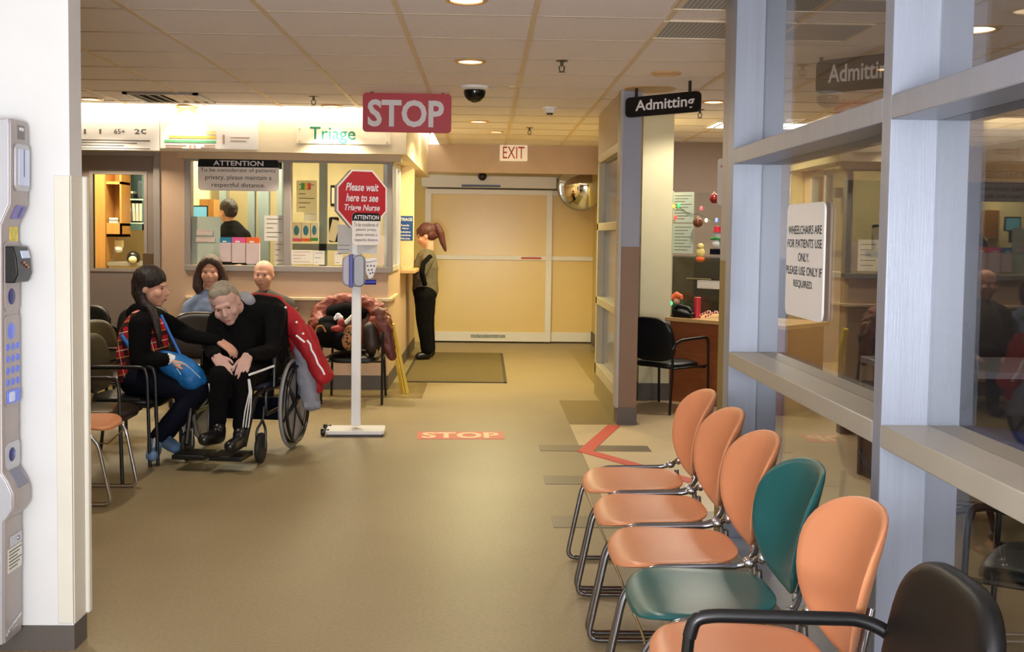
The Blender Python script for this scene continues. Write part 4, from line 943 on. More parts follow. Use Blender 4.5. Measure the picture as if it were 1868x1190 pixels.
# yellow wet floor sign edge on
yb = atz(740, 715)
ys = thing('floor_sign', 'yellow folding wet floor sign standing edge on beside the heaped chair', 'sign', (yb.x - .03, yb.y, 0), .2)
tp = at(716, 590, yb.y)
for s in (-1, 1):
    o = MB().tube([(s * .012 + tp.x - yb.x, 0, tp.z), (.03 + s * .0, s * .2 * 0 - .0, 0)], .001, 4); o.bm.free()
mb = MB(); L_ = tp.x - yb.x + .03
mb._add([(L_ - .012, -.09, tp.z), (L_ + .012, -.09, tp.z), (L_ + .012, .09, tp.z), (L_ - .012, .09, tp.z), (.015, -.14, 0), (.05, -.14, 0), (.05, .14, 0), (.015, .14, 0)], [(0, 1, 2, 3), (7, 6, 5, 4), (0, 4, 5, 1), (1, 5, 6, 2), (2, 6, 7, 3), (3, 7, 4, 0)], False)
mb.done('front_panel', yellow_pl, ys, bevel=.004)
mb = MB(); mb._add([(L_ - .03, -.09, tp.z), (L_ - .012, -.09, tp.z), (L_ - .012, .09, tp.z), (L_ - .03, .09, tp.z), (-.005, -.14, 0), (.012, -.14, 0), (.012, .14, 0), (-.005, .14, 0)], [(0, 1, 2, 3), (7, 6, 5, 4), (0, 4, 5, 1), (1, 5, 6, 2), (2, 6, 7, 3), (3, 7, 4, 0)], False)
mb.bm.transform(Matrix.Translation((.0, 0, 0))); mb.done('rear_panel', yellow_pl, ys, bevel=.004)
# ------------------------------------------------------------------ ceiling fittings
def downlight(px, py, lb, lit=True, r=.10, pw=60, col=WARM, cone=2.7, pos=None):
    p = V(pos) if pos else atz(px, py, CEIL); t = thing('recessed_downlight', lb, 'ceiling light', p, 0, 'recessed downlights')
    MB().lathe([(r * .78, -.004), (r * .82, -.012), (r, -.012), (r * 1.08, 0)], (0, 0, 0), 32).done('trim_ring', brass_ring, t)
    MB().lathe([(r * .79, -.006), (.001, -.003)], (0, 0, 0), 32).done('lens', lamp_glow if lit else lamp_off, t)
    if lit: light('downlight_beam', 'SPOT', (0, 0, -.03), pw, col, None, (0, 0, -1), t, spot_size=cone, spot_blend=.4, shadow_soft_size=.07)
downlight(858, 111, 'lit round downlight in front of the black dome camera', pw=36, col=NEU)
downlight(851, -2, 'lit round downlight at the top edge of the ceiling view', pw=52, col=NEU)
downlight(873, 221, 'lit round downlight behind the dome camera near the exit', pw=150, col=YEL); downlight(606, 193, 'lit round downlight left of the red STOP sign', pw=135, cone=1.75)
downlight(340, 193, 'round downlight just beyond the ceiling air vent', pw=105, cone=1.75); downlight(166, 180, 'lit round downlight beside the white wall end', pw=95, cone=2.1)
downlight(1302, 185, 'lit round downlight right of the Admitting sign', pw=70, col=NEU); downlight(1215, 133, 'unlit round downlight above the Admitting sign', False)
downlight(905, 240, 'faint round downlight closest to the exit sign', pw=130, r=.08, col=YEL)
downlight(97, 0, 'added unseen downlight over the waiting chairs just behind the white wall end', pw=70, col=NEU, pos=(-2.6, 6.6, CEIL))  # lamp added out of view to brighten the chairs and front floor
downlight(1778, 52, 'added round downlight beyond the glass partition, standing in for a reflection', r=.13, pw=16, col=NEU)  # real lamp added where the glass only reflects one
p = atz(1186, 162, CEIL); tag(MB().lathe([(.20, 0), (.20, -.006), (.17, -.012), (.0, -.014)], p, 32).done('speaker_disc', M('tan_disc', (196, 164, 116), .6)), 'tan round ceiling disc behind the Admitting sign', 'ceiling disc')
p = atz(866, 158, CEIL); t = thing('dome_camera', 'black ceiling dome camera right of the red STOP sign', 'security camera', p)
MB().lathe([(.115, 0), (.115, -.018), (.09, -.03), (.0, -.03)], (0, 0, 0), 32).done('base_ring', white_paint, t)
MB().lathe([(.085, -.028), (.085, -.05), (.075, -.085), (.05, -.11), (.02, -.122), (0, -.124)], (0, 0, 0), 32).done('dome', smoked, t)
p = atz(1003, 196, CEIL); t = thing('smoke_detector', 'small white smoke detector on the ceiling before the exit sign', 'smoke detector', p)
MB().lathe([(.07, 0), (.07, -.015), (.055, -.03), (.05, -.05), (0, -.055)], (0, 0, 0), 24).done('housing', white_paint, t); MB().lathe([(.03, -.054), (.028, -.066), (0, -.068)], (0, 0, 0), 16).done('sensor', black_metal, t)
def sprinkler(px, py, lb, s=1.0):
    p = atz(px, py, CEIL); t = thing('sprinkler', lb, 'sprinkler', p, 0, 'ceiling sprinklers')
    MB().lathe([(.034 * s, 0), (.03 * s, -.005), (.009 * s, -.007), (.009 * s, -.03 * s), (0, -.03 * s)], (0, 0, 0), 20).done('escutcheon', M('sprinkler_bronze', (90, 80, 70), .4, metal=.5), t)
    MB().tube([(-.014 * s, 0, -.028 * s), (-.012 * s, 0, -.055 * s), (0, 0, -.06 * s)], .004).tube([(.014 * s, 0, -.028 * s), (.012 * s, 0, -.055 * s), (0, 0, -.06 * s)], .004).lathe([(.022 * s, -.062 * s), (0, -.064 * s)], (0, 0, 0), 14).done('deflector', black_metal, t)
sprinkler(1025, 111, 'sprinkler head in the middle of the ceiling beyond the nearest downlight', 1.2); sprinkler(572, 176, 'sprinkler head above the left waiting area', 1.2); sprinkler(966, 233, 'sprinkler head above the exit sign', 1.2); sprinkler(1277, 200, 'sprinkler head beside the Admitting sign', 1.2)
# air vent, grilles, corner troffer
a = atz(237, 168, CEIL); b = atz(372, 184, CEIL)
t = thing('air_vent', 'square slatted air vent in the ceiling above the triage door', 'vent', ((a.x + b.x) / 2 + .02, (a.y + b.y) / 2, CEIL))
w, d = .62, .62
mb = MB()
for q in ((-w / 2, w / 2, -d / 2, -d / 2 + .04), (-w / 2, w / 2, d / 2 - .04, d / 2), (-w / 2, -w / 2 + .04, -d / 2, d / 2), (w / 2 - .04, w / 2, -d / 2, d / 2)): mb.bb(*q, -.02, 0)
mb.done('frame', frame_grey, t); MB().bb(-w / 2 + .04, w / 2 - .04, -d / 2 + .04, d / 2 - .04, -.004, -.001).done('dark_throat', black_sign, t)
for k in range(6):
    x = -.22 + .088 * k; MB().box((x, 0, -.012), (.045, d - .08, .004), rot=Matrix.Rotation(.5 if k < 3 else -.5, 3, 'Y')).done('slat', ceil_grid, t)
for (p0, p1, lb) in (((1190, 66), (1332, 38), 'pale ribbed ceiling light panel nearer the Admitting sign'), ((1228, 13), (1334, -8), 'pale ribbed ceiling light panel at the top edge of the view')):
    a, b = atz(*p0, CEIL), atz(*p1, CEIL); b.x = a.x + 1.1
    t = thing('ceiling_light_panel', lb, 'ceiling light', ((a.x + b.x) / 2, (a.y + b.y) / 2, CEIL), 0, 'ribbed light panels')
    ww, dd = (b.x - a.x) / 2, abs(b.y - a.y) / 2
    MB().bb(-ww, ww, -dd, dd, -.007, -.001).done('diffuser', grille, t)
    mb = MB()
    for q in ((-ww, ww, -dd - .012, -dd), (-ww, ww, dd, dd + .012), (-ww - .012, -ww, -dd, dd), (ww, ww + .012, -dd, dd)): mb.bb(*q, -.012, 0)
    mb.done('frame', ceil_grid, t)
a = atz(1306, 221, CEIL)
t = thing('fluorescent_panel', 'bright fluorescent ceiling panel right of the Admitting sign', 'ceiling light', (a.x + .62, a.y + .28, CEIL))
MB().bb(-.6, .6, -.28, .28, -.008, -.002).done('diffuser', troffer_glow, t)
mb = MB()
for q in ((-.62, .62, -.30, -.28), (-.62, .62, .28, .30), (-.62, -.60, -.28, .28), (.60, .62, -.28, .28)): mb.bb(*q, -.014, 0)
mb.done('frame', white_paint, t)
light('troffer_beam', 'AREA', (0, 0, -.02), 30, (1, .95, .85), (1.1, .5), (0, 0, -1), t)
a = atz(760, 246, CEIL); t = thing('ceiling_strip_light', 'short lit strip on the ceiling beside the red STOP sign', 'ceiling light', (a.x + .02, a.y, CEIL)); MB().bb(-.14, .14, -.06, .06, -.012, -.002).done('diffuser', lamp_glow, t); MB().bb(-.15, .15, -.07, .07, -.004, 0).done('frame', ceil_grid, t)
p = atz(936, 158, CEIL); tag(MB().lathe([(.05, 0), (.045, -.012), (0, -.014)], p, 20).done('junction_cover', M('cap_cream', (222, 200, 160), .6)), 'small cream ceiling cap between sprinkler and smoke detector', 'ceiling cap')
# convex mirror behind the header
c = at(1060, 340, 14.75); rr = at(1103, 340, 14.75).x - c.x
t = thing('convex_mirror', 'round convex safety mirror by the right end of the sliding doors', 'mirror', c, -.28)
n = 14; prof = [(rr * math.sin(.62 * k / n) / math.sin(.62), -(.11 * (math.cos(.62 * k / n) - math.cos(.62)) / (1 - math.cos(.62)))) for k in range(n, -1, -1)]
prof = [(max(a, 1e-7) if k < n else 0.0, b) for k, (a, b) in enumerate(prof)]
mb = MB(); mb.lathe(prof, (0, 0, 0), 48, rot=Matrix.Rotation(-PI / 2, 3, 'X').inverted() @ Matrix.Identity(3) if False else Matrix(((1, 0, 0), (0, 0, 1), (0, 1, 0)))); mb.done('mirror_face', mirror_m, t)
MB().tube([(rr * math.cos(2 * PI * k / 48), 0, rr * math.sin(2 * PI * k / 48)) for k in range(48)], .012, 8, closed=True).done('rim', M('mirror_rim', (150, 140, 110), .4), t)
MB().tube([(.0, .03, 0), (.05, .14, 0), (.30, .30, .1)], .018, 8).done('bracket', black_metal, t)
# notice on the glass partition
c = hit(1471, 479, (GX + .125, 0, 0), V((1, 0, 0))); y0 = hit(1437, 479, (GX + .125, 0, 0), V((1, 0, 0))).y; y1 = hit(1505, 479, (GX + .125, 0, 0), V((1, 0, 0))).y
zt, zb = hit(1505, 368, (GX + .125, 0, 0), V((1, 0, 0))).z, hit(1503, 590, (GX + .125, 0, 0), V((1, 0, 0))).z
w, h = y0 - y1, zt - zb
t = flat_sign('notice_sign', 'white wheelchair notice with black capitals on the glass partition', 'sign', (GX + .118, (y0 + y1) / 2, (zt + zb) / 2), w, h, white_paint, -PI / 2, .008, .035,
    [('WHEELCHAIRS ARE', 0, h * .27, w * .90, h * .075), ('FOR PATIENTS USE', 0, h * .15, w * .92, h * .075), ('ONLY.', 0, h * .03, w * .30, h * .075), ('PLEASE USE ONLY IF', 0, -h * .09, w * .96, h * .075), ('REQUIRED.', 0, -h * .21, w * .52, h * .075)], navy_text, .006)
# ------------------------------------------------------------------ payphone on the left
YN, YF_ = 3.695, 3.83
ph = thing('payphone', 'tall silver payphone with a keypad mounted by the white wall end on the left', 'payphone', (-1.75, (YN + YF_) / 2, 0))
def fx(px, py): return at(px, py, YF_).x + 1.75, at(px, py, YF_).z
prof = [fx(*q) for q in ((44, 225), (50, 222), (52, 235), (52, 374), (35, 412), (35, 445), (35, 600), (36, 848), (46, 862), (56, 884), (57, 912), (48, 926), (40, 934), (40, 1150))]
body = [(-.0, prof[-1][1])] + [(-.0, prof[0][1] + .005)] + prof
hy = (YF_ - YN) / 2
MB().prism(body, -hy, hy, 'XZ').done('housing', silver_dark, ph, bevel=.006)
MB().prism([(x - .006, z) for x, z in body], -hy - .006, -hy, 'XZ').done('side_cover', silver, ph, bevel=.004)
def onface(py, far=True):     # front x of the housing at that height
    z = at(40, py, YF_).z
    for (xa, za), (xb, zb) in zip(prof, prof[1:]):
        if min(za, zb) <= z <= max(za, zb) and abs(za - zb) > 1e-4: return xa + (xb - xa) * (z - za) / (zb - za), z
    return prof[-1][0], z
def face_plate(nm, m, py0, py1, u0, u1, th=.004, rad=.01, par=None, bev=.002):
    (xa, za), (xb, zb) = onface(py0), onface(py1); x = max(xa, xb) if abs(xa - xb) < .004 else None
    ya, yb = -hy + u0 * 2 * hy, -hy + u1 * 2 * hy
    mb = MB(); pts = rrect(yb - ya, math.hypot(xa - xb, za - zb), min(rad, (yb - ya) * .45, abs(za - zb) * .45))
    ang = math.atan2(xa - xb, za - zb); mb.prism(pts, 0, th, 'YZ')
    mb.bm.transform(Matrix.Translation(((xa + xb) / 2, (ya + yb) / 2, (za + zb) / 2)) @ Matrix.Rotation(ang, 4, 'Y'))
    return mb.done(nm, m, par or ph, bevel=bev)
face_plate('emblem_plate', M('emblem_grey', (120, 116, 114), .4), 232, 257, .35, .75, .002, .004); face_plate('emblem_print', white_paint, 236, 242, .42, .68, .003, .002)
face_plate('screen_surround', silver, 266, 350, .12, .97, .007, .02); face_plate('display', screen_l, 275, 340, .28, .92, .009, .006); face_plate('display_divider', M('display_shade', (90, 90, 120), .3), 275, 325, .55, .62, .0095, .002)
face_plate('hook_pocket', M('violet_pocket', (120, 112, 190), .3), 376, 400, .3, .9, .004, .008); face_plate('pocket_shade', M('pocket_shade', (70, 64, 130), .3), 378, 397, .58, .72, .005, .004)
face_plate('yellow_label', M('yellow_label', (226, 206, 80), .5, var=.25, vs=50), 414, 446, .42, .9, .002, .002)
(xa, za), (xb, zb) = onface(449), onface(514)
MB().prism([(xa, zb), (xa + .032, zb + .0), (xa + .044, zb + .03), (xa + .04, za - .04), (xa + .03, za), (xa, za)], -hy * .75, hy * .95, 'XZ').done('card_reader', black_metal, ph, bevel=.004)
mb = MB(); mb.box((xa + .040, .02, za - .028), (.004, hy * .9, .026), rot=Matrix.Rotation(-.25, 3, 'Y')); mb.done('card_reader_screen', screen_l, ph)
mb = MB()
for k in range(3): mb.ell((xa + .046, .0 + .015 * k, za - .055 - .008 * k), (.003, .005, .004), sub=2)
mb.done('card_reader_keys', M('orange_keys', (206, 130, 70), .5), ph)
def ring(nm, py, u, r, m, par=None):
    x, z = onface(py); y = -hy + u * 2 * hy
    return MB().lathe([(r * 1.25, 0), (r * 1.2, .004), (r, .006), (0, .007)], (x, y, z), 20, rot=Matrix(((0, 0, 1), (0, 1, 0), (-1, 0, 0)))).done(nm, m, ph)
face_plate('lower_panel', silver_dark, 440, 565, .12, 1.0, .003, .02); face_plate('keypad_panel', silver_dark, 572, 735, .12, 1.0, .003, .02)
ring('round_button_ring', 539, .5, .023, blue_dark); ring('round_button', 539, .5, .016, M('violet_button', (110, 100, 170), .3)); ring('volume_button', 601, .48, .024, blue_btn)
for r_, py in enumerate((629, 650, 671, 692)):
    for q in range(3): ring('key', py, .28 + .29 * q, .0105, blue_btn)
face_plate('follow_on_key', blue_btn, 706, 730, .2, .95, .008, .012); face_plate('follow_on_key_glow', screen_l, 709, 727, .25, .6, .009, .008)
ring('coin_button', 822, .5, .02, blue_dark); ring('coin_button_cap', 822, .55, .012, blue_btn)
face_plate('return_frame', silver, 800, 848, .15, .98, .003, .02)
face_plate('return_pocket', M('pocket_dark', (120, 122, 140), .3), 850, 880, .3, .9, .004, .006)
face_plate('lock_plate', silver, 966, 985, .25, .95, .003, .002); ring('lock', 976, .75, .007, dark_chrome); face_plate('white_label', paper, 987, 1030, .15, .98, .0015, .002)
letters_mb = MB()
for k in range(6):
    (x, z) = onface(992 + 6 * k); letters_mb.bb(x + .0015, x + .002, -hy * .6, hy * (.9 - .25 * (k % 3)), z - .003, z + .001)
letters_mb.done('label_print', grey_text, ph)
mb = MB()
for k, (dy, dz) in enumerate(((-.03, 0), (.005, .012), (.035, .02), (-.045, -.01), (.0, -.006))):
    (x, z) = onface(1128); mb.box((x + .003, dy, z + dz), (.004, .035, .008), rot=Matrix.Rotation(.25, 3, 'X'))
mb.done('maker_plate', M('bright_silver', (225, 225, 225), .3, metal=.6), ph)
# ------------------------------------------------------------------ inside the triage office, seen through the windows
def sheet(name, label, cat, a, Y, mat, th=.003, lines=0, lm=grey_text, group=None, head=None):
    c, w, h = px_sign(*a, Y); t = thing(name, label, cat, c, 0, group)
    MB().bb(-w / 2, w / 2, 0, th, -h / 2, h / 2).done('sheet', mat, t)
    if lines:
        mb = MB()
        for k in range(lines):
            z = h * (.36 - .7 * k / max(1, lines - 1)); mb.bb(-w * .38, w * (.38 - .22 * (k % 3)), -.001, 0, z - h * .012, z + h * .012)
        mb.done('printed_lines', lm, t)
    if head: letters(t, [(head[0], 0, h * .36, w * .8, h * .1)], head[1], -.0012)
    return t
GY = TY + .028
sheet('notice_sheet', 'large pale green notice taped low in the left triage window', 'notice', (349, 395, 402, 482), GY, paper_green, .003, 0)
t = COL.objects[-1] if False else None
c, w, h = px_sign(357, 419, 390, 429, GY - .004)
sheet('handwritten_label', 'small white label with red writing, upper one on the pale green notice', 'label', (358, 420, 388, 430), GY - .006, M('label_pink', (228, 212, 200), .8), .002, 2, red_sign)
sheet('handwritten_label', 'small white label with red writing, lower one on the pale green notice', 'label', (356, 433, 392, 442), GY - .006, M('label_pink', (228, 212, 200), .8), .002, 2, red_sign)
for (a, m, lb) in (((401, 433, 421, 478), cyan_p, 'brochure holder with a blue top in the left triage window'), ((423, 433, 447, 480), pink_p, 'brochure holder with a pink top in the left triage window'), ((449, 433, 473, 482), orange_p, 'brochure holder with an orange top in the left triage window')):
    c, w, h = px_sign(*a, GY - .03); t = thing('brochure_holder', lb, 'brochure holder', c, 0, 'brochure holders in the triage window')
    MB().bb(-w / 2, w / 2, 0, .045, -h / 2, h * .28).done('pocket', lilac_p, t, bevel=.002); MB().bb(-w / 2, w / 2, .005, .045, h * .28, h / 2).done('brochure', m, t); MB().bb(-w * .25, w * .1, -.001, .001, h * .30, h * .36).done('print', white_paint, t)
sheet('posted_sheet', 'cream sheet posted at the right of the left triage window', 'notice', (482, 393, 518, 440), GY, paper, .002, 5)
sheet('posted_sheet', 'slim cream sheet below the right edge of the left triage window', 'notice', (500, 440, 518, 482), GY, M('sheet_b', (210, 200, 180), .8), .002, 4)
sheet('posted_card', 'cream card with red print low in the right triage window', 'notice', (530, 456, 571, 482), GY, paper, .003, 4, M('red_faded', (196, 130, 100), .7))
sheet('posted_card', 'white sheet with a blue heading low in the right triage window', 'notice', (572, 458, 592, 483), GY, paper, .003, 3, blue_sign)
sheet('posted_card', 'small white sheet with two dark lines low in the right triage window', 'notice', (610, 460, 624, 483), GY, paper, .003, 2, navy_text)
sheet('posted_card', 'white framed sheet behind the sanitiser in the right triage window', 'notice', (676, 430, 701, 484), GY, M('sheet_c', (228, 210, 186), .8), .003, 0)
sheet('privacy_card', 'TRIAGE privacy notice inside the side window of the triage desk', 'notice', (700, 330, 718, 350), TY + .5, paper, .003, 2)
# inner frames, posters
IY = 11.6
mb = MB()
for a, b in ((400, 412), (452, 464), (470, 490), (505, 514)): mb.bb(at(a, 400, IY + .8).x, at(b, 400, IY + .8).x, IY + .8, IY + .9, 0, 2.3)
mb.bb(at(400, 400, IY + .8).x, at(514, 400, IY + .8).x, IY + .8, IY + .9, 2.2, 2.32)
struct(mb.done('door_3', blue_frame))
mb = MB(); mb.bb(at(582, 400, IY).x, at(596, 400, IY).x, IY, IY + .06, .9, 2.45); mb.bb(at(528, 400, IY).x, at(715, 400, IY).x, IY, IY + .06, at(600, 457, IY).z, at(600, 445, IY).z)
struct(mb.done('window_6', blue_frame))
sheet('poster', 'health poster with a green, yellow and red badge inside the right triage window', 'poster', (541, 329, 578, 388), IY + .02, M('poster_paper', (228, 226, 190), .8), .003, 6)
for a, m, lb in (((549, 334, 555, 346), green_pl, 'green'), ((556, 334, 561, 346), yellow_pl, 'yellow'), ((562, 334, 567, 346), red_pl, 'red')):
    c, w, h = px_sign(*a, IY + .012); tag(MB().bb(c.x - w / 2, c.x + w / 2, c.y, c.y + .004, c.z - h / 2, c.z + h / 2).done('badge_square', m), lb + ' square of the badge on the health poster', 'badge')
sheet('poster', 'small white poster below the badge poster inside the triage office', 'poster', (554, 388, 578, 404), IY + .02, paper, .003, 1, blue_sign)
for i, (a, m, lb) in enumerate((((533, 406, 549, 441), pink_p, 'glove box with a blue oval and a pink base in the triage office'), ((550, 406, 566, 441), orange_p, 'glove box with a blue oval and an orange base in the triage office'), ((567, 406, 580, 440), green_pl, 'glove box with a blue oval next to the inner frame in the triage office'))):
    c, w, h = px_sign(*a, IY - .1); t = thing('glove_box', lb, 'box', c, 0, 'glove boxes in the triage office')
    MB().bb(-w / 2, w / 2, 0, .1, -h / 2, h / 2).done('carton', paper, t); MB().ell((0, 0, h * .08), (w * .3, .006, h * .26)).done('oval', cyan_p, t); MB().bb(-w / 2, w / 2, -.002, 0, -h / 2, -h * .33).done('base_band', m, t)
c, w, h = px_sign(603, 338, 614, 376, 13.379); t = thing('picture_frame', 'small black framed picture on the office wall left of the octagon sign', 'picture', c)
MB().bb(-w / 2, w / 2, 0, .02, -h / 2, h / 2).done('frame', black_sign, t); MB().bb(-w * .3, w * .3, -.003, 0, -h * .38, h * .38).done('print', paper, t)
c, w, h = px_sign(600, 396, 618, 442, IY - .05); t = thing('clipboard', 'clipboard with a tilted cream sheet beside the octagon sign', 'clipboard', c)
MB().prism(rrect(w, h, .02), 0, .01, 'XZ').done('board', black_sign, t); MB().box((-.0, -.004, -.01), (w * .8, .003, h * .85), rot=Matrix.Rotation(.25, 3, 'Y')).done('sheet', paper, t)
# monitor on the desk
c, w, h = px_sign(350, 375, 379, 402, 11.3); t = thing('monitor', 'computer monitor with a pale cyan screen at the left edge of the triage window', 'monitor', c, .25)
MB().bb(-w / 2, w / 2, 0, .04, -h / 2, h / 2).done('housing', black_sign, t); MB().bb(-w / 2 + .012, w / 2 - .012, -.003, 0, -h / 2 + .012, h / 2 - .012).done('screen', screen_cy, t)
MB().bb(-.03, .03, .01, .05, -h / 2 - .12, -h / 2).bb(-.1, .1, -.06, .1, 1.06 - c.z - .0, 1.08 - c.z).done('stand', black_sign, t)
t = thing('office_counter', 'work counter with a cream front inside the triage window', 'counter', (-2.1, 10.95, 0)); MB().bb(-.95, 1.05, -.32, .35, 1.0, 1.06).done('worktop', wood, t); MB().bb(-.95, 1.05, -.30, .30, 0, 1.0).done('front', off_white, t)
c, w, h = px_sign(345, 363, 390, 398, 12.0); tag(MB().bb(c.x - w / 2, c.x + w / 2, c.y, c.y + .25, c.z - h, c.z + h / 2).done('wall_cabinet', wood), 'golden wood cabinet behind the computer monitor in the triage office', 'cabinet')
# store room behind the grey door
KY = 12.2
a, b = at(168, 300, KY), at(193, 300, KY)
t = thing('tall_cabinet', 'tall golden wood cabinet at the left inside the grey door', 'cabinet', (a.x, KY, 0)); MB().bb(-.4, b.x - a.x, 0, .4, 0, 2.35).done('body', wood, t, bevel=.003); MB().bb(b.x - a.x - .01, b.x - a.x + .002, -.004, 0, 0, 2.35).done('edge', M('wood_dark_edge', (140, 96, 46), .5), t)
a, b = at(193, 300, KY), at(222, 430, KY); zz = [at(200, y, KY).z for y in (432, 412, 336, 300)]
t = thing('open_cupboard', 'open golden wood wall cupboard beside the tall cabinet', 'cupboard', (a.x, KY, 0)); W_ = b.x - a.x
mb = MB(); mb.bb(0, W_, .3, .32, zz[0], zz[3] + .1); mb.bb(W_ - .02, W_, 0, .3, zz[0], zz[3] + .1)
for z in (zz[0], zz[1], zz[2]): mb.bb(0, W_, 0, .3, z, z + .03)
mb.bb(0, W_, 0, .02, zz[0], zz[1]); mb.done('carcass', wood, t)
for i, (dz, m, lb) in enumerate(((0, lilac_p, 'lowest'), (.02, blue_frame, 'middle'), (.04, paper, 'topmost'))): tag(MB().bb(a.x + .02, b.x - .05, KY + .03, KY + .25, zz[1] + .031 + dz, zz[1] + .048 + dz).done('paper_stack', m), lb + ' sheaf of papers stacked in the open wood cupboard', 'papers', 'sheaves in the cupboard')
SYY = 12.5
a, b = at(222, 318, SYY), at(262, 420, SYY); zs = [at(240, y, SYY).z for y in (420, 407, 364, 312)]
t = thing('wall_shelf', 'teal wall shelf unit holding binders behind the grey door', 'shelf', (a.x, SYY, 0)); W_ = b.x - a.x
mb = MB(); mb.bb(0, W_, .28, .30, zs[0], zs[3] + .1); mb.bb(0, .015, 0, .3, zs[0], zs[3] + .1); mb.bb(W_ - .015, W_, 0, .3, zs[0], zs[3] + .1); mb.bb(0, W_, 0, .3, zs[0], zs[1])
mb.done('carcass', teal_shelf, t); MB().bb(0, W_, -.005, .28, zs[2] - .008, zs[2] + .008).done('shelf_board', M('pale_teal', (190, 215, 205), .4), t); MB().bb(0, W_, -.005, .0, zs[1] - .008, zs[1] + .006).done('shelf_edge', M('pale_teal', (190, 215, 205), .4), t)
x = a.x + .03
for k, (m, lean, lb) in enumerate(((binder_k, .2, 'dark binder leaning at the left of the lower teal shelf'), (binder_b, .16, 'blue binder leaning second from the left on the lower teal shelf'), (binder_w, .1, 'pale binder third from the left on the lower teal shelf'), (binder_w, .04, 'pale binder fourth from the left on the lower teal shelf'), (binder_w, 0, 'pale binder second from the right on the lower teal shelf'), (binder_k, 0, 'dark binder at the right end of the lower teal shelf'))):
    t = thing('binder', lb, 'binder', (x, SYY + .02, zs[1] + .012), 0, 'binders on the teal shelf')
    MB().box((.018, .1, .11), (.03, .2, .20), rot=Matrix.Rotation(-lean * .5, 3, 'Y')).done('cover', m, t); MB().box((.018, -.002, .15), (.018, .003, .05), rot=Matrix.Rotation(-lean * .5, 3, 'Y')).done('spine_label', paper, t); x += .039
t = thing('printer', 'dark blue grey printer on the upper teal shelf', 'printer', (a.x + .06, SYY + .05, zs[2] + .01)); MB().bb(-.04, .05, 0, .2, 0, .06).done('body', binder_k, t, bevel=.008); MB().bb(-.035, .045, .0, .15, .06, .085).done('paper_tray', white_paint, t)
t = thing('speaker_box', 'rounded grey case at the right on the upper teal shelf', 'case', (a.x + .20, SYY + .05, zs[2] + .01)); MB().bb(-.05, .05, 0, .2, 0, .21).done('body', M('slate_case', (84, 96, 106), .5), t, bevel=.03); MB().bb(-.03, .03, -.004, .0, .03, .18).done('front', M('slate_face', (70, 82, 92), .5), t)
cz = at(220, 478, 12.2).z
t = thing('sink_counter', 'pale counter below the open cupboard behind the grey door', 'counter', (at(193, 480, 12.2).x, 12.0, 0)); MB().bb(.05, .75, .1, .75, cz - .04, cz).done('worktop', M('counter_grey', (150, 146, 130), .4), t); MB().bb(.06, .75, .13, .72, 0, cz - .04).done('front', off_white, t)
c = at(216, 455, 12.3); t = thing('paper_towel_holder', 'round white dispenser on the wall above the counter behind the grey door', 'dispenser', c); MB().ell((0, 0, 0), (.045, .05, .04)).done('bowl', white_paint, t); MB().bb(-.04, .04, .0, .06, .02, .10).done('back_plate', off_white, t)
c = at(241, 478, 12.1); t = thing('kettle', 'black round kettle with a cream front on the counter behind the grey door', 'kettle', (c.x, 12.15, cz)); MB().lathe([(.06, 0), (.075, .04), (.065, .09), (.03, .12), (0, .125)], (0, 0, 0), 20).done('body', black_metal, t); MB().ell((.01, -.06, .03), (.045, .03, .04)).done('front', M('cream_front', (236, 226, 180), .5), t)
c = at(200, 470, 12.1); t = thing('tap', 'thin bent tap on the counter beside the tall cabinet', 'tap', (c.x, 12.2, cz)); MB().tube(fillet([(0, 0, 0), (0, 0, .13), (.03, -.02, .15), (.045, -.03, .10)], .03), .007, 8).done('spout', dark_chrome, t); MB().tube([(-.02, 0, .02), (.02, 0, .02)], .006, 8).done('lever', dark_chrome, t)
# ------------------------------------------------------------------ admitting desk, built along its own line
A_, B_ = V((1.60, 10.05, 0)), V((2.07, 9.58, 0)); ux = (B_ - A_).normalized(); rz = math.atan2(ux.y, ux.x); nb = V((-ux.y, ux.x, 0))
dk = thing('admitting_desk', 'brown wooden admitting desk with a pale worktop edge behind the black armchair', 'desk', A_, rz)
MB().bb(.13, 1.30, 0, .7, 0, .735).done('front_panel', wood_red, dk); MB().bb(.11, 1.34, -.04, .73, .735, .77).done('worktop', wood_top, dk, bevel=.004)
# glass screen
sc = thing('desk_screen', 'glass screen with a pale end post standing on the admitting desk', 'screen', A_ + nb * .18 + V((0, 0, .77)), rz)
ps = A_ + nb * .18
hz_ = hit(1222, 349, ps, nb); s0 = (hz_ - ps).dot(ux); zt = hz_.z - .77
MB().bb(s0 - .02, s0 + .035, -.02, .02, 0, zt).done('end_post', M('pale_post', (206, 200, 180), .4), sc, bevel=.003)
MB().bb(s0 + .035, s0 + 1.5, -.004, .004, 0.0, zt - .02).done('pane', clear, sc)
def onscreen(px, py, off=0.0):
    q = hit(px, py, ps - nb * off, nb); return (q - ps).dot(ux), q.z
def scr(name, label, cat, a, mat, off=.012, lines=0, lm=grey_text, group=None):
    (s0_, z0_), (s1_, z1_) = onscreen(a[0], a[1], off), onscreen(a[2], a[3], off)
    p = ps - nb * off + ux * ((s0_ + s1_) / 2); t = thing(name, label, cat, (p.x, p.y, (z0_ + z1_) / 2), rz, group); w, h = s1_ - s0_, abs(z0_ - z1_)
    MB().bb(-w / 2, w / 2, 0, .002, -h / 2, h / 2).done('sheet', mat, t)
    if lines:
        mb = MB()
        for k in range(lines):
            z = h * (.38 - .76 * k / max(1, lines - 1)); mb.bb(-w * .40, w * (.40 - .16 * (k % 3)), -.001, 0, z - h * .01, z + h * .01)
        mb.done('printed_lines', lm, t)
    return t, w, h
scr('posted_sheet', 'upper pale sheet with a blue heading on the admitting screen', 'notice', (1228, 351, 1265, 406), paper_green, .012, 9)
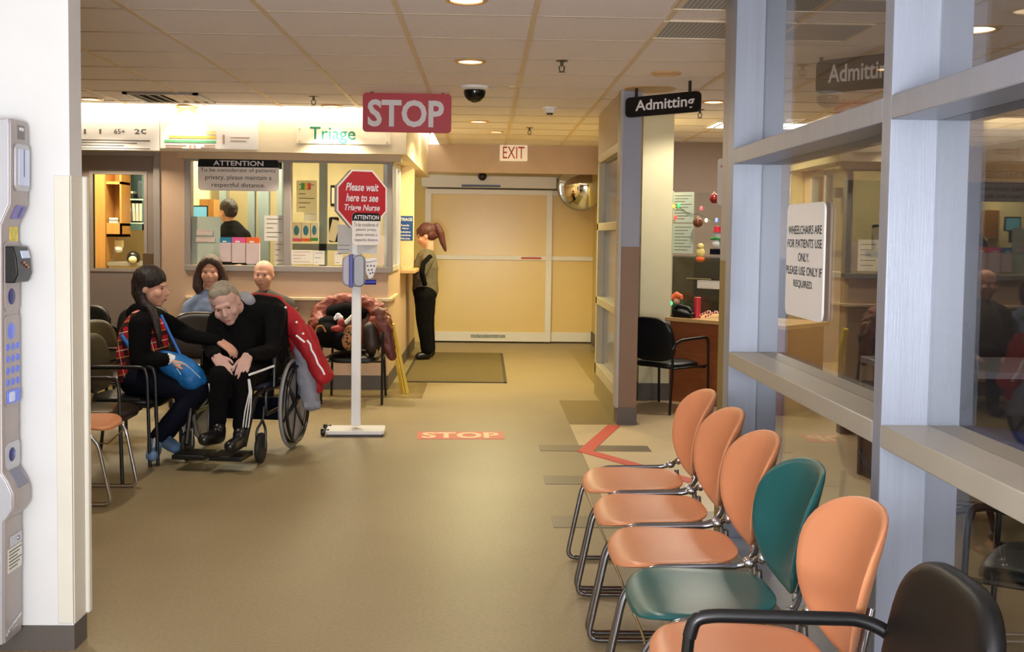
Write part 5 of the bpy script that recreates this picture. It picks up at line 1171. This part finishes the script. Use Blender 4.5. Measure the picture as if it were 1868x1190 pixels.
scr('posted_sheet', 'lower pale sheet on the admitting screen', 'notice', (1227, 408, 1264, 463), paper_green, .012, 8)
scr('posted_card', 'small white card with writing on the dark part of the admitting screen', 'notice', (1272, 511, 1313, 528), paper, .012, 2)
# leaning notice with red heading near the partition end
c, w, h = px_sign(1310, 289, 1352, 375, 8.9)
t = flat_sign('notice_sign', 'white notice with a red heading half hidden by the partition post', 'sign', c, w, h, white_sign, 0, .006, .03, [('ATTENTION', .0, h * .33, w * .8, h * .07)], red_sign, .02)
mb = MB()
for k in range(5): mb.bb(-w * .3, w * (.3 - .1 * (k % 2)), -.001, 0, h * (.18 - .12 * k) - .003, h * (.18 - .12 * k) + .003)
mb.done('printed_lines', grey_text, t); MB().tube([(0, .01, h / 2), (0, .01, CEIL - c.z)], .004, 6).done('hanger', dark_chrome, t)
# string lights and ornaments in front of the screen
sl = thing('string_lights', 'string of small coloured lights along the admitting screen', 'string lights', ps - nb * .02 + V((0, 0, 1.3)), rz)
def S(px, py, off=.02): s_, z_ = onscreen(px, py, off); return (s_, 0, z_ - 1.3)
pts = [S(1230, 372), S(1246, 383), S(1260, 392), S(1274, 390), S(1290, 398), S(1306, 402), S(1322, 400), S(1340, 396)]
MB().tube(pts, .0025, 6).done('wire', M('green_wire', (40, 60, 40), .6), sl)
for i, (px, py, col) in enumerate(((1228, 376, (255, 190, 70)), (1237, 375, (70, 220, 110)), (1231, 397, (255, 70, 60)), (1278, 380, (255, 90, 90)), (1287, 402, (255, 240, 190)), (1306, 402, (120, 150, 255)), (1318, 403, (90, 230, 140)), (1334, 404, (255, 90, 80)))):
    MB().ell(S(px, py, .03), (.014, .014, .02), sub=2).done('bulb', M('bulb_%d%d%d' % col, col, .3, emit=1.6), sl)
def orn(name, label, cat, px, py, off, fn):
    s_, z_ = onscreen(px, py, off); p = ps - nb * off + ux * s_; t = thing(name, label, cat, (p.x, p.y, z_), rz); fn(t); return t
def ball(m):
    def f(t): MB().ell((0, 0, 0), (.045, .045, .045)).done('globe', m, t); MB().lathe([(.012, .042), (.012, .056), (0, .058)], (0, 0, 0), 12).done('cap', brass_ring, t)
    return f
brn = M('brown_bauble', (110, 60, 40), .2)
orn('bauble', 'brown bauble hanging left of the snowman on the admitting screen', 'bauble', 1273, 406, .05, ball(brn)); orn('bauble', 'dark red bauble at the top right of the admitting screen', 'bauble', 1303, 362, .05, ball(M('red_bauble', (130, 30, 30), .2)))
def snow(t):
    MB().ell((0, 0, .05), (.038, .03, .04)).ell((0, 0, -.02), (.05, .035, .055)).done('body', white_paint, t); MB().lathe([(.05, .08), (.05, .086), (.032, .088), (.03, .13), (0, .132)], (0, 0, 0), 16).done('hat', red_pl, t)
    MB().tube([(-.05, -.02, .02), (0, -.035, .025), (.05, -.02, .02), (.06, -.02, -.05)], .012, 8).done('scarf', green_pl, t); MB().bb(-.05, .05, -.035, -.02, -.12, -.07).done('base', navy_cloth, t)
orn('snowman_ornament', 'small snowman with a red hat and green scarf on the admitting screen', 'ornament', 1308, 440, .05, snow)
def bear(t): MB().ell((0, 0, 0), (.045, .03, .05)).ell((0, 0, .06), (.03, .028, .03)).done('body', M('pale_yellow', (226, 206, 130), .7), t); MB().ell((0, -.005, -.055), (.045, .032, .025)).done('base', orange_p, t)
orn('ornament_figure', 'pale yellow figure with an orange base left of the snowman', 'ornament', 1278, 462, .05, bear)
scr('paper_strip', 'pink paper strip beside the partition post at the admitting screen', 'strip', (1321, 380, 1330, 450), M('hot_pink', (226, 70, 120), .6), .014)
def deskpt(px, py, off):
    s_, z_ = onscreen(px, py, off); p = ps - nb * off + ux * s_; return V((p.x, p.y, .77))
p = deskpt(1234, 570, .08)
t = thing('elf_ornament', 'small orange and green figure on the left of the admitting desk', 'ornament', p, rz); MB().lathe([(.04, 0), (.045, .05), (.03, .11), (0, .13)], (0, 0, 0), 16).done('body', M('dark_green_felt', (30, 70, 44), .8), t); MB().ell((0, 0, .14), (.03, .03, .032)).done('face', skin, t)
MB().tube([(-.03, 0, .17), (.0, 0, .20), (.05, 0, .185), (.055, 0, .16)], [.035, .03, .02, .012], 10).done('hat', M('orange_felt', (236, 110, 60), .7), t); MB().ell((-.05, -.01, .12), (.012, .012, .02)).done('lit_bulb', M('bulb_green', (90, 230, 150), .3, emit=1.2), t)
p = deskpt(1272, 568, .07); t = thing('candle', 'red pillar candle on the admitting desk', 'candle', p, rz); MB().lathe([(.032, 0), (.032, .185), (.024, .19), (0, .186)], (0, 0, 0), 24).done('wax', red_pl, t); MB().tube([(0, 0, .186), (.002, 0, .2)], .002, 6).done('wick', black_sign, t)
p = deskpt(1252, 568, .10); t = thing('telephone', 'black desk telephone between the orange figure and the red candle', 'telephone', p, rz); MB().prism([(-.1, 0), (.1, 0), (.1, .035), (-.1, .07)], -.08, .08, 'XZ').done('base', black_plastic, t, bevel=.006); MB().tube(fillet([(-.09, -.05, .075), (-.06, -.05, .105), (.06, -.05, .085), (.09, -.05, .055)], .03), .02, 10).done('handset', black_plastic, t)
for i, (px, lb) in enumerate(((1283, 'striped candy cane left of the pair on the admitting desk'), (1296, 'striped candy cane right of the pair on the admitting desk'))):
    p = deskpt(px, 572, .06); t = thing('candy_cane', lb, 'candy cane', (p.x, p.y, .785), rz + .3); MB().tube(fillet([(-.05, 0, 0), (.03, 0, .04), (.055, 0, .055), (.07, 0, .035)], .02), .009, 8).done('stick', stripes_mat('candy_stripes', (230, 225, 220), (210, 40, 40), .024, 0, .5), t)
# dark office furniture behind the screen
md = thing('monitor', 'black computer monitor behind the admitting screen', 'monitor', ps + nb * .35 + ux * .62 + V((0, 0, .77)), rz + PI)
MB().bb(-.26, .26, -.02, .02, .10, .42).done('housing', black_plastic, md, bevel=.008); MB().bb(-.24, .24, .02, .023, .12, .40).done('screen', M('dim_screen', (40, 46, 54), .2), md); MB().bb(-.03, .03, -.02, .02, 0, .14).bb(-.12, .12, -.08, .08, 0, .012).done('stand', black_plastic, md)
cb = thing('filing_cabinet', 'dark filing cabinet behind the admitting desk', 'cabinet', ps + nb * .95 - ux * .45, rz); cb.location.z = 0
MB().bb(-.6, .9, 0, .45, 0, 1.30).done('body', M('black_cabinet', (40, 38, 40), .5), cb, bevel=.006)
for k in range(3):
    d_ = MB().bb(-.58, .88, -.012, 0, .05 + .41 * k, .43 + .41 * k).done('drawer', M('drawer_black', (34, 32, 34), .45), cb); MB().tube([(-.0, -.02, .26 + .41 * k), (.3, -.02, .26 + .41 * k)], .008, 8).done('handle', dark_chrome, d_)
# ------------------------------------------------------------------ dim office beyond the glass partition
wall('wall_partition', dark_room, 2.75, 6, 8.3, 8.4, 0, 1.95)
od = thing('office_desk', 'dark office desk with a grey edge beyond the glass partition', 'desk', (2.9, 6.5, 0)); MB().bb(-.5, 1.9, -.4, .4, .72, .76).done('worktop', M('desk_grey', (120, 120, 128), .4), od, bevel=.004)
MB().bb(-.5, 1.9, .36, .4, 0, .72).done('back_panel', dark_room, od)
for x in (-.48, 1.86): MB().bb(x, x + .03, -.38, .36, 0, .72).done('leg', dark_room, od)
for i, (x, lb) in enumerate(((2.92, 'left cream sheet pinned on the dark screen beyond the glass partition'), (3.14, 'middle cream sheet pinned on the dark screen beyond the glass partition'), (3.38, 'right cream sheet pinned on the dark screen beyond the glass partition'))):
    t = thing('pinned_sheet', lb, 'sheet', (x, 8.29, 1.38), 0, 'sheets pinned beyond the glass'); MB().bb(-.08, .08, 0, .004, -.12, .12).done('sheet', paper, t)
    mb = MB()
    for k in range(5): mb.bb(-.06, .06 - .02 * (k % 3), -.001, 0, .08 - .04 * k, .086 - .04 * k)
    mb.done('printed_lines', grey_text, t)
oc_ = thing('office_chair', 'blue upholstered office chair beyond the glass partition', 'chair', (2.65, 5.6, 0), .6)
pad(sup(.23, .22, 3.5), .07, lambda u, v, h: (u, v, .46 + h)).done('seat', M('office_blue', (30, 50, 120), .8), oc_); pad(sup(.21, .25, 3), .06, lambda u, v, h: (u, .24 + h + .1 * v, .83 + v)).done('backrest', black_plastic, oc_)
MB().tube([(0, 0, .1), (0, 0, .43)], .025, 10).done('column', black_metal, oc_)
for k in range(5):
    a = 2 * PI * k / 5; MB().tube([(0, 0, .11), (.28 * math.cos(a), .28 * math.sin(a), .07)], .018, 8).ell((.28 * math.cos(a), .28 * math.sin(a), .03), (.03, .03, .03), sub=2).done('leg', black_metal, oc_)
armchair('black armchair low beyond the glass partition behind the near armchair', (1.95, 3.6, 0), -2.2)
